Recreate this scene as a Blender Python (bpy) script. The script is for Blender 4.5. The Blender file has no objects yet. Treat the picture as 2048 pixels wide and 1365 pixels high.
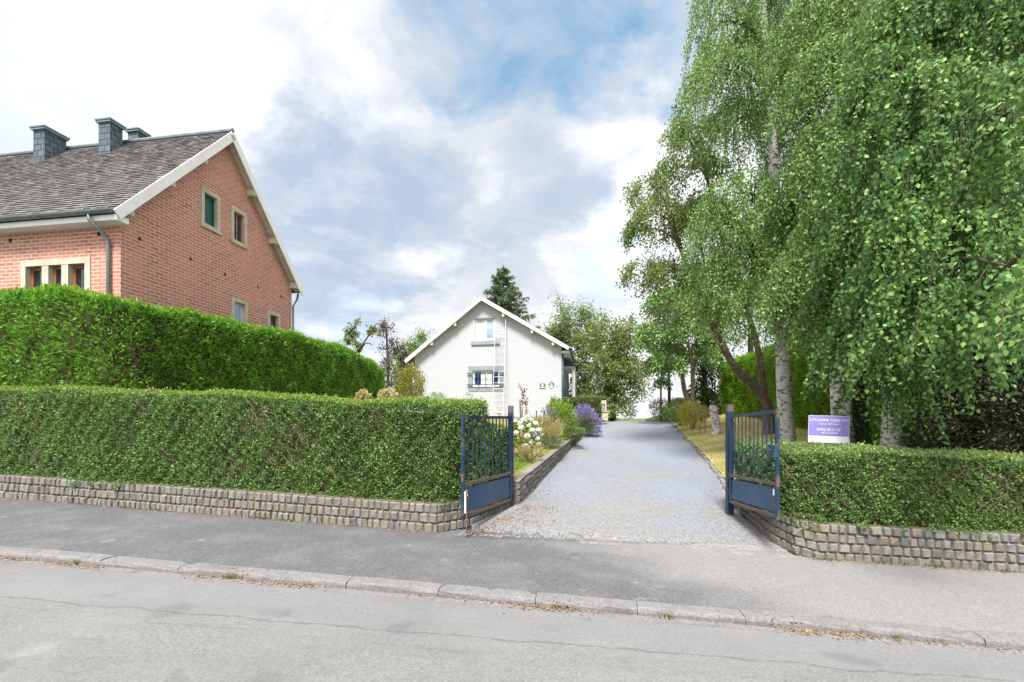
import bpy, math, random
import numpy as np
from mathutils import Vector, Matrix

R = math.radians
S = bpy.context.scene
COL = S.collection
rng = np.random.default_rng(7)
random.seed(7)
F, UC, VH = 940.0, 1024.0, 835.0          # focal length in photo pixels, centre column, horizon row


def P(u, v, Y):
    """World point seen at photo pixel (u, v) at depth Y (eye at the origin, +Y forward)."""
    return np.array([(u - UC) / F * Y, Y, (VH - v) / F * Y])


# ------------------------------------------------------------------ camera, exposure
cam_data = bpy.data.cameras.new('camera')
cam = bpy.data.objects.new('camera', cam_data)
COL.objects.link(cam)
cam.location = (0, 0, 0)
cam.rotation_euler = (R(90), 0, 0)
cam_data.sensor_width = 36.0
cam_data.lens = 36.0 * F / 2048.0
cam_data.shift_y = (VH - 682.5) / 2048.0
cam_data.clip_start = 0.05
cam_data.clip_end = 3000
S.camera = cam
S.view_settings.view_transform = 'Standard'
S.view_settings.look = 'None'
EXPO = 2.55
S.view_settings.exposure = EXPO
S.view_settings.gamma = 1.0
S.view_settings.use_curve_mapping = False
S.cycles.max_bounces = 6
S.cycles.diffuse_bounces = 3
S.cycles.glossy_bounces = 2
S.cycles.transmission_bounces = 4
S.cycles.transparent_max_bounces = 4
S.cycles.use_denoising = True

# ------------------------------------------------------------------ sun
SUN = Vector((-0.12, -0.50, 0.86)).normalized()        # towards the sun
sd = bpy.data.lights.new('sun', 'SUN')
sd.energy = 1.5
sd.angle = R(15)
sd.color = (1.0, 0.955, 0.89)
sun = bpy.data.objects.new('sun', sd)
COL.objects.link(sun)
sun.rotation_euler = SUN.to_track_quat('Z', 'Y').to_euler()
sun.location = (10, -10, 30)


# ------------------------------------------------------------------ node helpers
class N:
    def __init__(self, nt):
        self.nt = nt

    def n(self, typ, **kw):
        nd = self.nt.nodes.new(typ)
        for k, v in kw.items():
            if k.startswith('i_'):
                key = k[2:]
                key = int(key) if key.isdigit() else key.replace('_', ' ')
                self.set(nd.inputs[key], v)
            else:
                setattr(nd, k, v)
        return nd

    def set(self, sock, v):
        if isinstance(v, bpy.types.NodeSocket):
            self.nt.links.new(v, sock)
        elif isinstance(v, (tuple, list)) and len(v) == 3 and sock.type == 'RGBA':
            sock.default_value = (*v, 1)
        else:
            sock.default_value = v

    def math(self, op, a, b=0.5, clamp=False):
        nd = self.nt.nodes.new('ShaderNodeMath')
        nd.operation = op
        nd.use_clamp = clamp
        self.set(nd.inputs[0], a)
        self.set(nd.inputs[1], b)
        return nd.outputs[0]

    def vmath(self, op, a, b=(0, 0, 0)):
        nd = self.nt.nodes.new('ShaderNodeVectorMath')
        nd.operation = op
        self.set(nd.inputs[0], a)
        if op == 'SCALE':
            self.set(nd.inputs['Scale'], b)
        else:
            self.set(nd.inputs[1], b)
        return nd.outputs['Value'] if op == 'DOT_PRODUCT' else nd.outputs[0]

    def noise(self, vec, scale, detail=4, rough=0.55, dist=0.0, col=False):
        nd = self.n('ShaderNodeTexNoise')
        if vec is not None:
            self.set(nd.inputs['Vector'], vec)
        nd.inputs['Scale'].default_value = scale
        nd.inputs['Detail'].default_value = detail
        nd.inputs['Roughness'].default_value = rough
        nd.inputs['Distortion'].default_value = dist
        return nd.outputs['Color' if col else 'Fac']

    def voro(self, vec, scale, feature='F1', out='Distance', rnd=1.0):
        nd = self.n('ShaderNodeTexVoronoi')
        nd.feature = feature
        if vec is not None:
            self.set(nd.inputs['Vector'], vec)
        nd.inputs['Scale'].default_value = scale
        nd.inputs['Randomness'].default_value = rnd
        return nd.outputs[out]

    def rng(self, v, a, b, c=0.0, d=1.0, smooth=False):
        nd = self.n('ShaderNodeMapRange')
        if smooth:
            nd.interpolation_type = 'SMOOTHSTEP'
        for i, x in enumerate((v, a, b, c, d)):
            self.set(nd.inputs[i], x)
        return nd.outputs[0]

    def mix(self, f, a, b, mode='MIX'):
        nd = self.n('ShaderNodeMix')
        nd.data_type = 'RGBA'
        nd.blend_type = mode
        self.set(nd.inputs[0], f)
        self.set(nd.inputs[6], a)
        self.set(nd.inputs[7], b)
        return nd.outputs[2]

    def ramp(self, f, stops):
        nd = self.n('ShaderNodeValToRGB')
        el = nd.color_ramp.elements
        while len(el) < len(stops):
            el.new(0.5)
        for e, (p, c) in zip(el, stops):
            e.position = p
            e.color = (*c, 1)
        self.set(nd.inputs[0], f)
        return nd.outputs[0]

    def bump(self, h, strength=0.5, dist=0.02):
        nd = self.n('ShaderNodeBump')
        nd.inputs['Strength'].default_value = strength
        nd.inputs['Distance'].default_value = dist
        self.set(nd.inputs['Height'], h)
        return nd.outputs[0]

    def obj(self):
        return self.n('ShaderNodeTexCoord').outputs['Object']

    def pos(self):
        return self.n('ShaderNodeNewGeometry').outputs['Position']

    def uv(self):
        return self.n('ShaderNodeTexCoord').outputs['UV']

    def island(self):
        return self.n('ShaderNodeNewGeometry').outputs['Random Per Island']

    def xyz(self, v):
        return self.n('ShaderNodeSeparateXYZ', i_0=v).outputs


def material(name):
    m = bpy.data.materials.new(name)
    m.use_nodes = True
    nt = m.node_tree
    nt.nodes.clear()
    out = nt.nodes.new('ShaderNodeOutputMaterial')
    b = nt.nodes.new('ShaderNodeBsdfPrincipled')
    nt.links.new(b.outputs[0], out.inputs[0])
    h = N(nt)
    h.out, h.b, h.m = out, b, m
    return h


def finish(h, color, rough=0.8, bump=None, spec=0.3, metal=0.0):
    h.set(h.b.inputs['Base Color'], color)
    h.set(h.b.inputs['Roughness'], rough)
    h.set(h.b.inputs['Metallic'], metal)
    h.b.inputs['Specular IOR Level'].default_value = spec
    if bump is not None:
        h.set(h.b.inputs['Normal'], bump)
    return h.m


def plain(name, c, var=0.25, scale=6, rough=0.7, spec=0.3, metal=0.0, bstr=0.2, c2=None):
    h = material(name)
    o = h.obj()
    f = h.noise(o, scale, 6, 0.6)
    lo = c2 if c2 else tuple(x * (1 - var) for x in c)
    col = h.mix(h.rng(f, 0.35, 0.65), lo, c)
    return finish(h, col, rough, h.bump(h.noise(o, scale * 6, 3), bstr, 0.01), spec, metal)


def leafmat(name, dark, mid, light, patch=1.2, trans=0.35, light_share=0.25, rough=0.45, spec=0.35):
    """Leaves: colour differs leaf by leaf and in loose patches; thin enough for light to pass."""
    h = material(name)
    rnd = h.island()
    pn = h.noise(h.pos(), patch, 3, 0.6)
    f = h.math('ADD', h.math('MULTIPLY', rnd, 0.65), h.math('MULTIPLY', pn, 0.7))
    col = h.ramp(h.math('SUBTRACT', f, 0.18), [(0.05, dark), (0.5, mid), (1.0 - light_share * 0.4, light)])
    h.set(h.b.inputs['Base Color'], col)
    h.b.inputs['Roughness'].default_value = rough
    h.b.inputs['Specular IOR Level'].default_value = spec
    tr = h.n('ShaderNodeBsdfTranslucent')
    h.set(tr.inputs[0], h.mix(0.5, col, tuple(x for x in light)))
    mx = h.n('ShaderNodeMixShader', i_0=trans)
    h.nt.links.new(h.b.outputs[0], mx.inputs[1])
    h.nt.links.new(tr.outputs[0], mx.inputs[2])
    h.nt.links.new(mx.outputs[0], h.out.inputs[0])
    return h.m


# ------------------------------------------------------------------ sky
def build_world():
    w = bpy.data.worlds.new('World')
    S.world = w
    w.use_nodes = True
    nt = w.node_tree
    nt.nodes.clear()
    h = N(nt)
    out = nt.nodes.new('ShaderNodeOutputWorld')
    bg = nt.nodes.new('ShaderNodeBackground')
    nt.links.new(bg.outputs[0], out.inputs[0])
    sky = nt.nodes.new('ShaderNodeTexSky')
    sky.sky_type = 'NISHITA'
    sky.sun_disc = False
    sky.sun_elevation = math.asin(SUN.z)
    sky.sun_rotation = math.atan2(SUN.x, SUN.y)
    sky.air_density = 1.0
    sky.dust_density = 0.6
    d = h.n('ShaderNodeTexCoord').outputs['Generated']
    x, y, z = h.xyz(d)
    den = h.math('ADD', h.math('MAXIMUM', z, 0.0), 0.28)
    cmb = h.n('ShaderNodeCombineXYZ', i_0=h.math('DIVIDE', x, den), i_1=h.math('DIVIDE', y, den), i_2=0.0).outputs[0]
    big = h.noise(cmb, 1.5, 9, 0.55, 0.5)
    fine = h.noise(cmb, 4.5, 9, 0.6, 0.4)
    wob = h.vmath('SCALE', h.vmath('SUBTRACT', h.noise(cmb, 2.6, 6, 0.6, 0.2, col=True), (0.5, 0.5, 0.5)), 0.55)
    dd = h.vmath('NORMALIZE', h.vmath('ADD', d, wob))

    def patch(u, v, r0, r1, amt=1.0, sx=1.0):
        c = Vector(((u - UC) / F, 1, (VH - v) / F)).normalized()
        dot = h.vmath('DOT_PRODUCT', dd, tuple(c))
        return h.math('MULTIPLY', h.rng(dot, math.cos(R(r1)), math.cos(R(r0)), 0, 1, True), amt)

    def total(ps):
        t = ps[0]
        for p in ps[1:]:
            t = h.math('MAXIMUM', t, p)
        return t
    E = 2.0 ** EXPO
    white = tuple(c / E for c in (1.20, 1.21, 1.23))
    silver = tuple(c / E for c in (0.85, 0.88, 0.93))
    steel = tuple(c / E for c in (0.45, 0.575, 0.77))
    # cloud: white with silver relief, darker undersides in places
    soft = h.noise(cmb, 2.2, 5, 0.45, 0.3)
    relief = h.math('ADD', h.math('MULTIPLY', big, 0.4), h.math('ADD', h.math('MULTIPLY', soft, 0.25), h.math('MULTIPLY', fine, 0.35)))
    bright = total([patch(180, 150, 12, 32, .62), patch(1280, 500, 4, 14, .75), patch(480, 60, 4, 15, .7), patch(650, 470, 1, 6, .4)])
    veil = total([patch(880, 250, 8, 26, 1.0), patch(1100, 300, 8, 24, 0.9), patch(900, 560, 4, 16, 0.55), patch(640, 520, 2, 10, .6)])
    grey = h.math('SUBTRACT', h.math('ADD', h.rng(relief, 0.43, 0.55, 0.0, 0.9), h.math('MULTIPLY', veil, h.rng(soft, 0.30, 0.55, 0.25, 0.75))), h.math('MULTIPLY', bright, 0.8), True)
    col = h.mix(grey, white, silver)
    under = total([patch(700, 400, 3, 10), patch(830, 415, 3, 10), patch(1085, 370, 2, 9, 0.8), patch(600, 560, 1, 9, 0.8),
                   patch(680, 630, 2, 10, 0.8), patch(930, 200, 2, 14, 0.3), patch(1010, 470, 1, 8, 0.5), patch(60, 330, 1, 9, .3), patch(300, 200, 1, 7, .2)])
    under = h.math('MULTIPLY', under, h.rng(h.math('ADD', h.math('MULTIPLY', soft, .5), h.math('MULTIPLY', fine, .5)), 0.36, 0.55, 0.15, 0.85))
    col = h.mix(under, col, steel)
    # holes with blue sky
    blue_c = h.mix(1.0, h.vmath('SCALE', sky.outputs[0], 0.10), (1.0, 1.0, 1.0), 'MULTIPLY')
    blue_c = h.mix(0.85, blue_c, tuple(c / E for c in (0.17, 0.38, 0.57)))
    hole = total([patch(1040, -30, 5, 12), patch(1190, 0, 5, 11), patch(1330, -50, 6, 13), patch(900, -30, 2, 9, .7),
                  patch(30, 240, 2, 9, 0.3), patch(680, 640, 2, 8, 0.35), patch(1190, 590, 1, 6, 0.4)])
    hole = h.math('MULTIPLY', hole, h.rng(fine, 0.34, 0.62, 1.0, 0.4))
    col = h.mix(hole, col, blue_c)
    low = h.rng(z, 0.0, 0.22, 1, 0)
    col = h.mix(h.math('MULTIPLY', low, 0.4), col, tuple(c / E for c in (0.93, 0.96, 1.0)))
    # glow added to the unseen sky around the sun, as soft fill light
    fill_glow = h.rng(h.vmath('DOT_PRODUCT', d, tuple(SUN)), math.cos(R(78)), math.cos(R(15)), 0.0, 1.0, True)
    col = h.vmath('SCALE', col, h.math('ADD', 1.0, h.math('MULTIPLY', fill_glow, 0.9)))
    nt.links.new(col, bg.inputs[0])
    bg.inputs[1].default_value = 1.0


build_world()


# ------------------------------------------------------------------ mesh helpers
class MB:
    """Collects vertices and faces of one mesh."""

    def __init__(self):
        self.v, self.f = [], []

    def add(self, vs, fs):
        o = len(self.v)
        self.v.extend([tuple(map(float, p)) for p in vs])
        self.f.extend([tuple(i + o for i in f) for f in fs])
        return self

    def box(self, x0, x1, y0, y1, z0, z1):
        vs = [(x0, y0, z0), (x1, y0, z0), (x1, y1, z0), (x0, y1, z0), (x0, y0, z1), (x1, y0, z1), (x1, y1, z1), (x0, y1, z1)]
        return self.add(vs, [(3, 2, 1, 0), (4, 5, 6, 7), (0, 1, 5, 4), (1, 2, 6, 5), (2, 3, 7, 6), (3, 0, 4, 7)])

    def obox(self, o, ax, ay, az, a, b, c):
        """Box spanned by axes from point o over ranges a, b, c."""
        o, ax, ay, az = map(np.asarray, (o, ax, ay, az))
        vs = []
        for k in c:
            for (i, j) in ((a[0], b[0]), (a[1], b[0]), (a[1], b[1]), (a[0], b[1])):
                vs.append(o + ax * i + ay * j + az * k)
        return self.add(vs, [(3, 2, 1, 0), (4, 5, 6, 7), (0, 1, 5, 4), (1, 2, 6, 5), (2, 3, 7, 6), (3, 0, 4, 7)])

    def tube(self, pts, rad, n=6, cap=True):
        pts = np.asarray(pts, float)
        if np.isscalar(rad):
            rad = [rad] * len(pts)
        rings = []
        up = np.array([0.13, 0.27, 1.0])
        for i, p in enumerate(pts):
            t = pts[min(i + 1, len(pts) - 1)] - pts[max(i - 1, 0)]
            t = t / (np.linalg.norm(t) + 1e-9)
            ref = up if abs(t[2]) < 0.93 else np.array([1.0, 0.2, 0])
            s = np.cross(t, ref)
            s /= np.linalg.norm(s) + 1e-9
            q = np.cross(s, t)
            for k in range(n):
                a = 2 * math.pi * k / n
                rings.append(p + (s * math.cos(a) + q * math.sin(a)) * rad[i])
        fs = []
        for i in range(len(pts) - 1):
            for k in range(n):
                fs.append((i * n + k, i * n + (k + 1) % n, (i + 1) * n + (k + 1) % n, (i + 1) * n + k))
        if cap:
            fs.append(tuple(range(n - 1, -1, -1)))
            fs.append(tuple((len(pts) - 1) * n + k for k in range(n)))
        return self.add(rings, fs)

    def prism(self, poly, d):
        """Polygon of 3-D points extruded by vector d."""
        n = len(poly)
        poly = [np.asarray(p, float) for p in poly]
        d = np.asarray(d, float)
        vs = poly + [p + d for p in poly]
        fs = [tuple(range(n - 1, -1, -1)), tuple(range(n, 2 * n))]
        fs += [(i, (i + 1) % n, n + (i + 1) % n, n + i) for i in range(n)]
        return self.add(vs, fs)

    def obj(self, name, mat, parent=None, bevel=0.0, smooth=False, uv=False):
        me = bpy.data.meshes.new(name)
        me.from_pydata(self.v, [], self.f)
        return link(name, me, mat, parent, bevel, smooth, uv)


def box_uv(me):
    nl = len(me.loops)
    co = np.empty(len(me.vertices) * 3)
    me.vertices.foreach_get('co', co)
    co = co.reshape(-1, 3)
    lay = me.uv_layers.new(name='UVMap')
    uv = np.zeros((nl, 2))
    for p in me.polygons:
        n = np.array(p.normal)
        hx = np.array([-n[1], n[0], 0.0])
        L = np.linalg.norm(hx)
        hx = hx / L if L > 0.05 else np.array([1.0, 0, 0])
        t = np.cross(n, hx)
        if t[2] < 0:
            t = -t
        for li in p.loop_indices:
            c = co[me.loops[li].vertex_index]
            uv[li] = (c @ hx, c @ t)
    lay.data.foreach_set('uv', uv.ravel())


def link(name, me, mat, parent=None, bevel=0.0, smooth=False, uv=False):
    ob = bpy.data.objects.new(name, me)
    COL.objects.link(ob)
    if mat:
        me.materials.append(mat)
    if parent is not None:
        ob.parent = parent
    if uv:
        box_uv(me)
    if smooth:
        me.polygons.foreach_set('use_smooth', [True] * len(me.polygons))
    if bevel:
        bv = ob.modifiers.new('bevel', 'BEVEL')
        bv.width = bevel
        bv.segments = 2
        bv.limit_method = 'ANGLE'
    return ob


def quads_mesh(name, V, mat, parent=None):
    """V: (n, 4, 3) array of separate quads, one island each."""
    n = len(V)
    me = bpy.data.meshes.new(name)
    me.vertices.add(n * 4)
    me.vertices.foreach_set('co', np.ascontiguousarray(V, dtype=np.float32).ravel())
    me.loops.add(n * 4)
    me.loops.foreach_set('vertex_index', np.arange(n * 4, dtype=np.int32))
    me.polygons.add(n)
    me.polygons.foreach_set('loop_start', np.arange(0, n * 4, 4, dtype=np.int32))
    me.update(calc_edges=True)
    return link(name, me, mat, parent)


def norm(a):
    return a / (np.linalg.norm(a, axis=-1, keepdims=True) + 1e-9)


def leaf_quads(pos, axis, size, aspect=0.55, fold=0.25):
    """Diamond leaves with a folded midrib: pos = stalk end, axis = pointing direction."""
    n = len(pos)
    axis = norm(axis)
    side = norm(np.cross(axis, rng.normal(size=(n, 3))))
    nor = np.cross(side, axis)
    L = (np.ones(n) * size * rng.uniform(0.7, 1.25, n))[:, None]
    W = L * aspect * 0.5
    q = np.empty((n, 4, 3))
    q[:, 0] = pos
    q[:, 1] = pos + axis * L * 0.42 + side * W + nor * W * fold
    q[:, 2] = pos + axis * L
    q[:, 3] = pos + axis * L * 0.42 - side * W + nor * W * fold
    return q


def empty(name, loc, label=None, cat=None, group=None, rz=0.0, kind=None):
    o = bpy.data.objects.new(name, None)
    COL.objects.link(o)
    o.location = tuple(map(float, loc))
    o.rotation_euler = (0, 0, rz)
    o.empty_display_size = 0.2
    tag(o, label, cat, group, kind)
    return o


def tag(o, label=None, cat=None, group=None, kind=None):
    if label:
        o['label'] = label
    if cat:
        o['category'] = cat
    if group:
        o['group'] = group
    if kind:
        o['kind'] = kind
    return o


def interp(x, pts):
    xs, ys = zip(*pts)
    return np.interp(x, xs, ys)


# ------------------------------------------------------------------ the lie of the land
def plane_pave(x):
    return -1.73 - 0.035 * np.clip(x, -40, 40)


def y_kerb(x):
    return 4.68 - 0.14 * np.asarray(x, float)


FRONT = [(-40, 13.7), (-9.05, 8.30), (-1.10, 6.91), (3.76, 6.25), (6.46, 5.93), (40, 2.0)]


def y_front(x):
    return interp(x, FRONT)


def x_left(y):
    return interp(y, [(6.4, -1.0), (8.06, 0.05), (15.6, 2.07), (18.5, 2.80), (22.5, 4.1), (30, 6.6), (60, 14)])


def x_right(y):
    return interp(y, [(6.0, 3.75), (7.8, 3.72), (10.4, 4.62), (13.7, 5.48), (17.5, 6.35), (22.5, 7.6), (30, 9.6), (60, 18)])


def z_drive(x, y):
    x, y = np.broadcast_arrays(np.asarray(x, float), np.asarray(y, float))
    base = interp(y, [(6.0, -1.80), (6.5, -1.79), (8, -1.60), (10, -1.42), (15.6, -0.93), (20, -0.50), (22.5, -0.31), (25, -0.25), (32, -0.35), (60, -1.6), (400, -1.6)])
    k = np.clip((y - 6.2) / 3.0, 0, 1)
    return base - 0.035 * (x - 1.8) * (1 - k)


def z_garden(x, y):
    x = np.asarray(x, float)
    return interp(y, [(6, -1.32), (7.5, -1.20), (8.2, -1.14), (11, -0.94), (15.6, -0.62), (20, -0.27), (25, -0.03), (30, 0.0), (60, -0.3), (300, -0.5)]) - 0.02 * np.clip(x, -30, 0)


def z_lawn(x, y):
    x, y = np.broadcast_arrays(np.asarray(x, float), np.asarray(y, float))
    xr = x_right(y)
    d = np.clip(x - xr, 0, 4.0)
    z = z_drive(xr, y) + 0.09 + 0.15 * d
    zz = interp(y, [(5, -1.38), (6.6, -1.36), (8.5, -1.2)])
    k = np.clip((y - 7.0) / 2.0, 0, 1)
    return zz * (1 - k) + z * k


def sheet(name, mat, fn, us, vs, kind='structure'):
    U, V = np.meshgrid(us, vs, indexing='ij')
    X, Y, Z = fn(U, V)
    co = np.stack([X, Y, Z], -1).reshape(-1, 3)
    a, b = len(us), len(vs)
    i = np.arange(a * b).reshape(a, b)
    f = np.stack([i[:-1, :-1], i[1:, :-1], i[1:, 1:], i[:-1, 1:]], -1).reshape(-1, 4)
    me = bpy.data.meshes.new(name)
    me.from_pydata(co.tolist(), [], f.tolist())
    o = link(name, me, mat, smooth=True)
    tag(o, kind=kind)
    return o


# ------------------------------------------------------------------ ground materials
def mat_asphalt_road():
    h = material('road_asphalt')
    p = h.pos()
    x, y, z = h.xyz(p)
    g = h.noise(p, 260, 2, 0.7)
    g2 = h.noise(p, 90, 3, 0.7)
    blot = h.noise(p, 1.3, 5, 0.6)
    fleck = h.voro(p, 75, 'F1', 'Color')
    fl = h.math('ADD', h.math('MULTIPLY', h.xyz(fleck)[0], 0.5), h.math('MULTIPLY', g, 0.5))
    strip = h.mix(h.rng(fl, 0.3, 0.75), (0.137, 0.137, 0.142), (0.178, 0.178, 0.183))
    main = h.mix(h.rng(fl, 0.28, 0.75), (0.124, 0.125, 0.124), (0.185, 0.184, 0.181))
    # old longitudinal joint where the strip by the kerb was relaid
    wob = h.math('MULTIPLY', h.math('SUBTRACT', h.noise(p, 2.2, 5, 0.7), 0.5), 0.22)
    q = h.math('ADD', h.math('ADD', y, h.math('MULTIPLY', x, 0.101)), wob)
    f = h.rng(q, 3.77, 3.79)
    col = h.mix(f, main, strip)
    crack = h.math('SUBTRACT', 1.0, h.rng(h.math('ABSOLUTE', h.math('SUBTRACT', q, 3.78)), 0.006, 0.024), True)
    crack = h.math('MULTIPLY', crack, h.rng(h.noise(p, 6, 3), 0.3, 0.5, 0.3, 1.0))
    col = h.mix(h.math('MULTIPLY', crack, 0.42), col, (0.054, 0.054, 0.059))
    q2 = h.math('ADD', h.math('ADD', y, h.math('MULTIPLY', x, 0.12)), h.math('MULTIPLY', wob, 1.2))
    crack2 = h.math('MULTIPLY', h.math('SUBTRACT', 1.0, h.rng(h.math('ABSOLUTE', h.math('SUBTRACT', q2, 3.52)), 0.003, 0.014), True), h.rng(h.noise(p, 1.1, 3), 0.48, 0.56))
    col = h.mix(h.math('MULTIPLY', crack2, 0.3), col, (0.045, 0.046, 0.046))
    col = h.mix(h.rng(blot, 0.42, 0.66, 0.0, 0.35), col, (0.205, 0.203, 0.195))
    col = h.mix(h.rng(h.noise(p, 0.7, 4), 0.55, 0.75, 0, 0.3), col, (0.076, 0.076, 0.082))
    mp = h.n('ShaderNodeMapping')
    h.set(mp.inputs[0], p)
    mp.inputs['Rotation'].default_value = (0, 0, R(6))
    mp.inputs['Scale'].default_value = (0.22, 1.5, 1.0)
    lane = h.noise(mp.outputs[0], 1.6, 5, 0.6, 0.2)
    col = h.mix(h.rng(lane, 0.42, 0.62, 0.0, 0.28), col, (0.115, 0.115, 0.118))
    spot = h.rng(h.noise(p, 2.1, 2, 0.4, 0.3), 0.66, 0.74, 0.0, 0.35)
    col = h.mix(spot, col, (0.085, 0.085, 0.088))
    patch = h.rng(h.vmath('DOT_PRODUCT', h.vmath('SUBTRACT', p, (-3.4, 3.35, -1.7)), h.vmath('SUBTRACT', p, (-3.4, 3.35, -1.7))), 0.0, 0.02, 0.2, 0.0)
    col = h.mix(h.math('MULTIPLY', patch, h.rng(g2, 0.3, 0.6)), col, (0.379, 0.382, 0.374))
    hh = h.math('ADD', g2, h.math('MULTIPLY', crack, -1.5))
    return finish(h, col, 0.82, h.bump(hh, 0.4, 0.010), 0.3)


def mat_asphalt_pavement():
    h = material('pavement_asphalt')
    p = h.pos()
    x, y, z = h.xyz(p)
    g = h.noise(p, 230, 2, 0.7)
    fleck = h.voro(p, 85, 'F1', 'Color')
    fl = h.math('ADD', h.math('MULTIPLY', h.xyz(fleck)[0], 0.5), h.math('MULTIPLY', g, 0.5))
    dark = h.mix(h.rng(fl, 0.25, 0.8), (0.062, 0.063, 0.070), (0.129, 0.129, 0.136))
    pale = h.mix(h.rng(fl, 0.25, 0.8), (0.142, 0.140, 0.140), (0.228, 0.225, 0.222))
    w = h.math('MULTIPLY', h.math('SUBTRACT', h.noise(p, 0.9, 5, 0.65), 0.5), 2.6)
    q = h.math('ADD', h.math('ADD', x, h.math('MULTIPLY', y, 0.55)), w)
    col = h.mix(h.rng(q, 3.6, 5.7, 0, 1, True), dark, pale)
    col = h.mix(h.rng(h.noise(p, 1.6, 5), 0.45, 0.7, 0, 0.35), col, pale)
    dust = h.noise(p, 3.5, 6, 0.7)
    col = h.mix(h.rng(dust, 0.60, 0.72, 0, 0.35), col, (0.310, 0.284, 0.241))
    return finish(h, col, 0.85, h.bump(h.noise(p, 120, 3, 0.7), 0.45, 0.01), 0.25)


def mat_gravel():
    h = material('gravel')
    p = h.pos()
    x, y, z = h.xyz(p)
    c = h.voro(p, 95, 'F1', 'Color')
    dist = h.voro(p, 95, 'F1', 'Distance')
    fine = h.noise(p, 160, 2, 0.7)
    v = h.math('ADD', h.math('MULTIPLY', h.xyz(c)[0], 0.75), h.math('MULTIPLY', fine, 0.35))
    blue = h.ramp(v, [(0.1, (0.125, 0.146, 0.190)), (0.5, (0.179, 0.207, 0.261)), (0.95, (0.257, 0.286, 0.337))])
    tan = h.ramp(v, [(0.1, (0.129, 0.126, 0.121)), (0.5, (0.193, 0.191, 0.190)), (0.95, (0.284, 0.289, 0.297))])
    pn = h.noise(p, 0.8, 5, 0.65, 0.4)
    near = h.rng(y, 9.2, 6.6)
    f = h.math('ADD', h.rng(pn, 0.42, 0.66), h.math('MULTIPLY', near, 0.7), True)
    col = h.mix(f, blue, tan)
    bare = h.rng(h.noise(p, 0.55, 4, 0.6, 0.6), 0.56, 0.7, 0, 0.75)
    col = h.mix(h.math('MULTIPLY', bare, near), col, (0.202, 0.196, 0.197))
    hgt = h.math('SUBTRACT', 1.0, h.math('MULTIPLY', dist, 1.4))
    return finish(h, col, 0.9, h.bump(hgt, 0.55, 0.014), 0.2)


def mat_soil():
    h = material('garden_soil')
    p = h.pos()
    a = h.noise(p, 9, 8, 0.7)
    g = h.noise(p, 0.7, 4, 0.6)
    earth = h.ramp(a, [(0.3, (0.12, 0.075, 0.05)), (0.55, (0.28, 0.18, 0.12)), (0.75, (0.36, 0.25, 0.17))])
    grass = h.ramp(a, [(0.3, (0.07, 0.10, 0.02)), (0.6, (0.17, 0.20, 0.05)), (0.8, (0.25, 0.24, 0.09))])
    col = h.mix(h.rng(g, 0.44, 0.52), earth, grass)
    return finish(h, col, 0.95, h.bump(h.noise(p, 40, 4), 0.6, 0.03), 0.1)


def mat_lawn():
    h = material('dry_lawn')
    p = h.pos()
    a = h.noise(p, 30, 6, 0.7)
    g = h.noise(p, 0.9, 5, 0.6)
    dry = h.ramp(a, [(0.3, (0.27, 0.21, 0.09)), (0.6, (0.46, 0.37, 0.18)), (0.8, (0.55, 0.46, 0.25))])
    green = h.ramp(a, [(0.3, (0.13, 0.15, 0.03)), (0.6, (0.26, 0.265, 0.07)), (0.8, (0.38, 0.35, 0.13))])
    col = h.mix(h.rng(g, 0.44, 0.60), dry, green)
    return finish(h, col, 0.95, h.bump(h.noise(p, 70, 3), 0.6, 0.02), 0.1)


def mat_field():
    h = material('meadow')
    p = h.pos()
    col = h.ramp(h.noise(p, 0.15, 6, 0.6), [(0.3, (0.06, 0.09, 0.025)), (0.7, (0.14, 0.15, 0.05))])
    return finish(h, col, 0.95, None, 0.1)


M_road, M_pave, M_gravel, M_soil, M_lawn, M_field = mat_asphalt_road(), mat_asphalt_pavement(), mat_gravel(), mat_soil(), mat_lawn(), mat_field()


def lin(a, b, n):
    return np.linspace(a, b, n)


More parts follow.
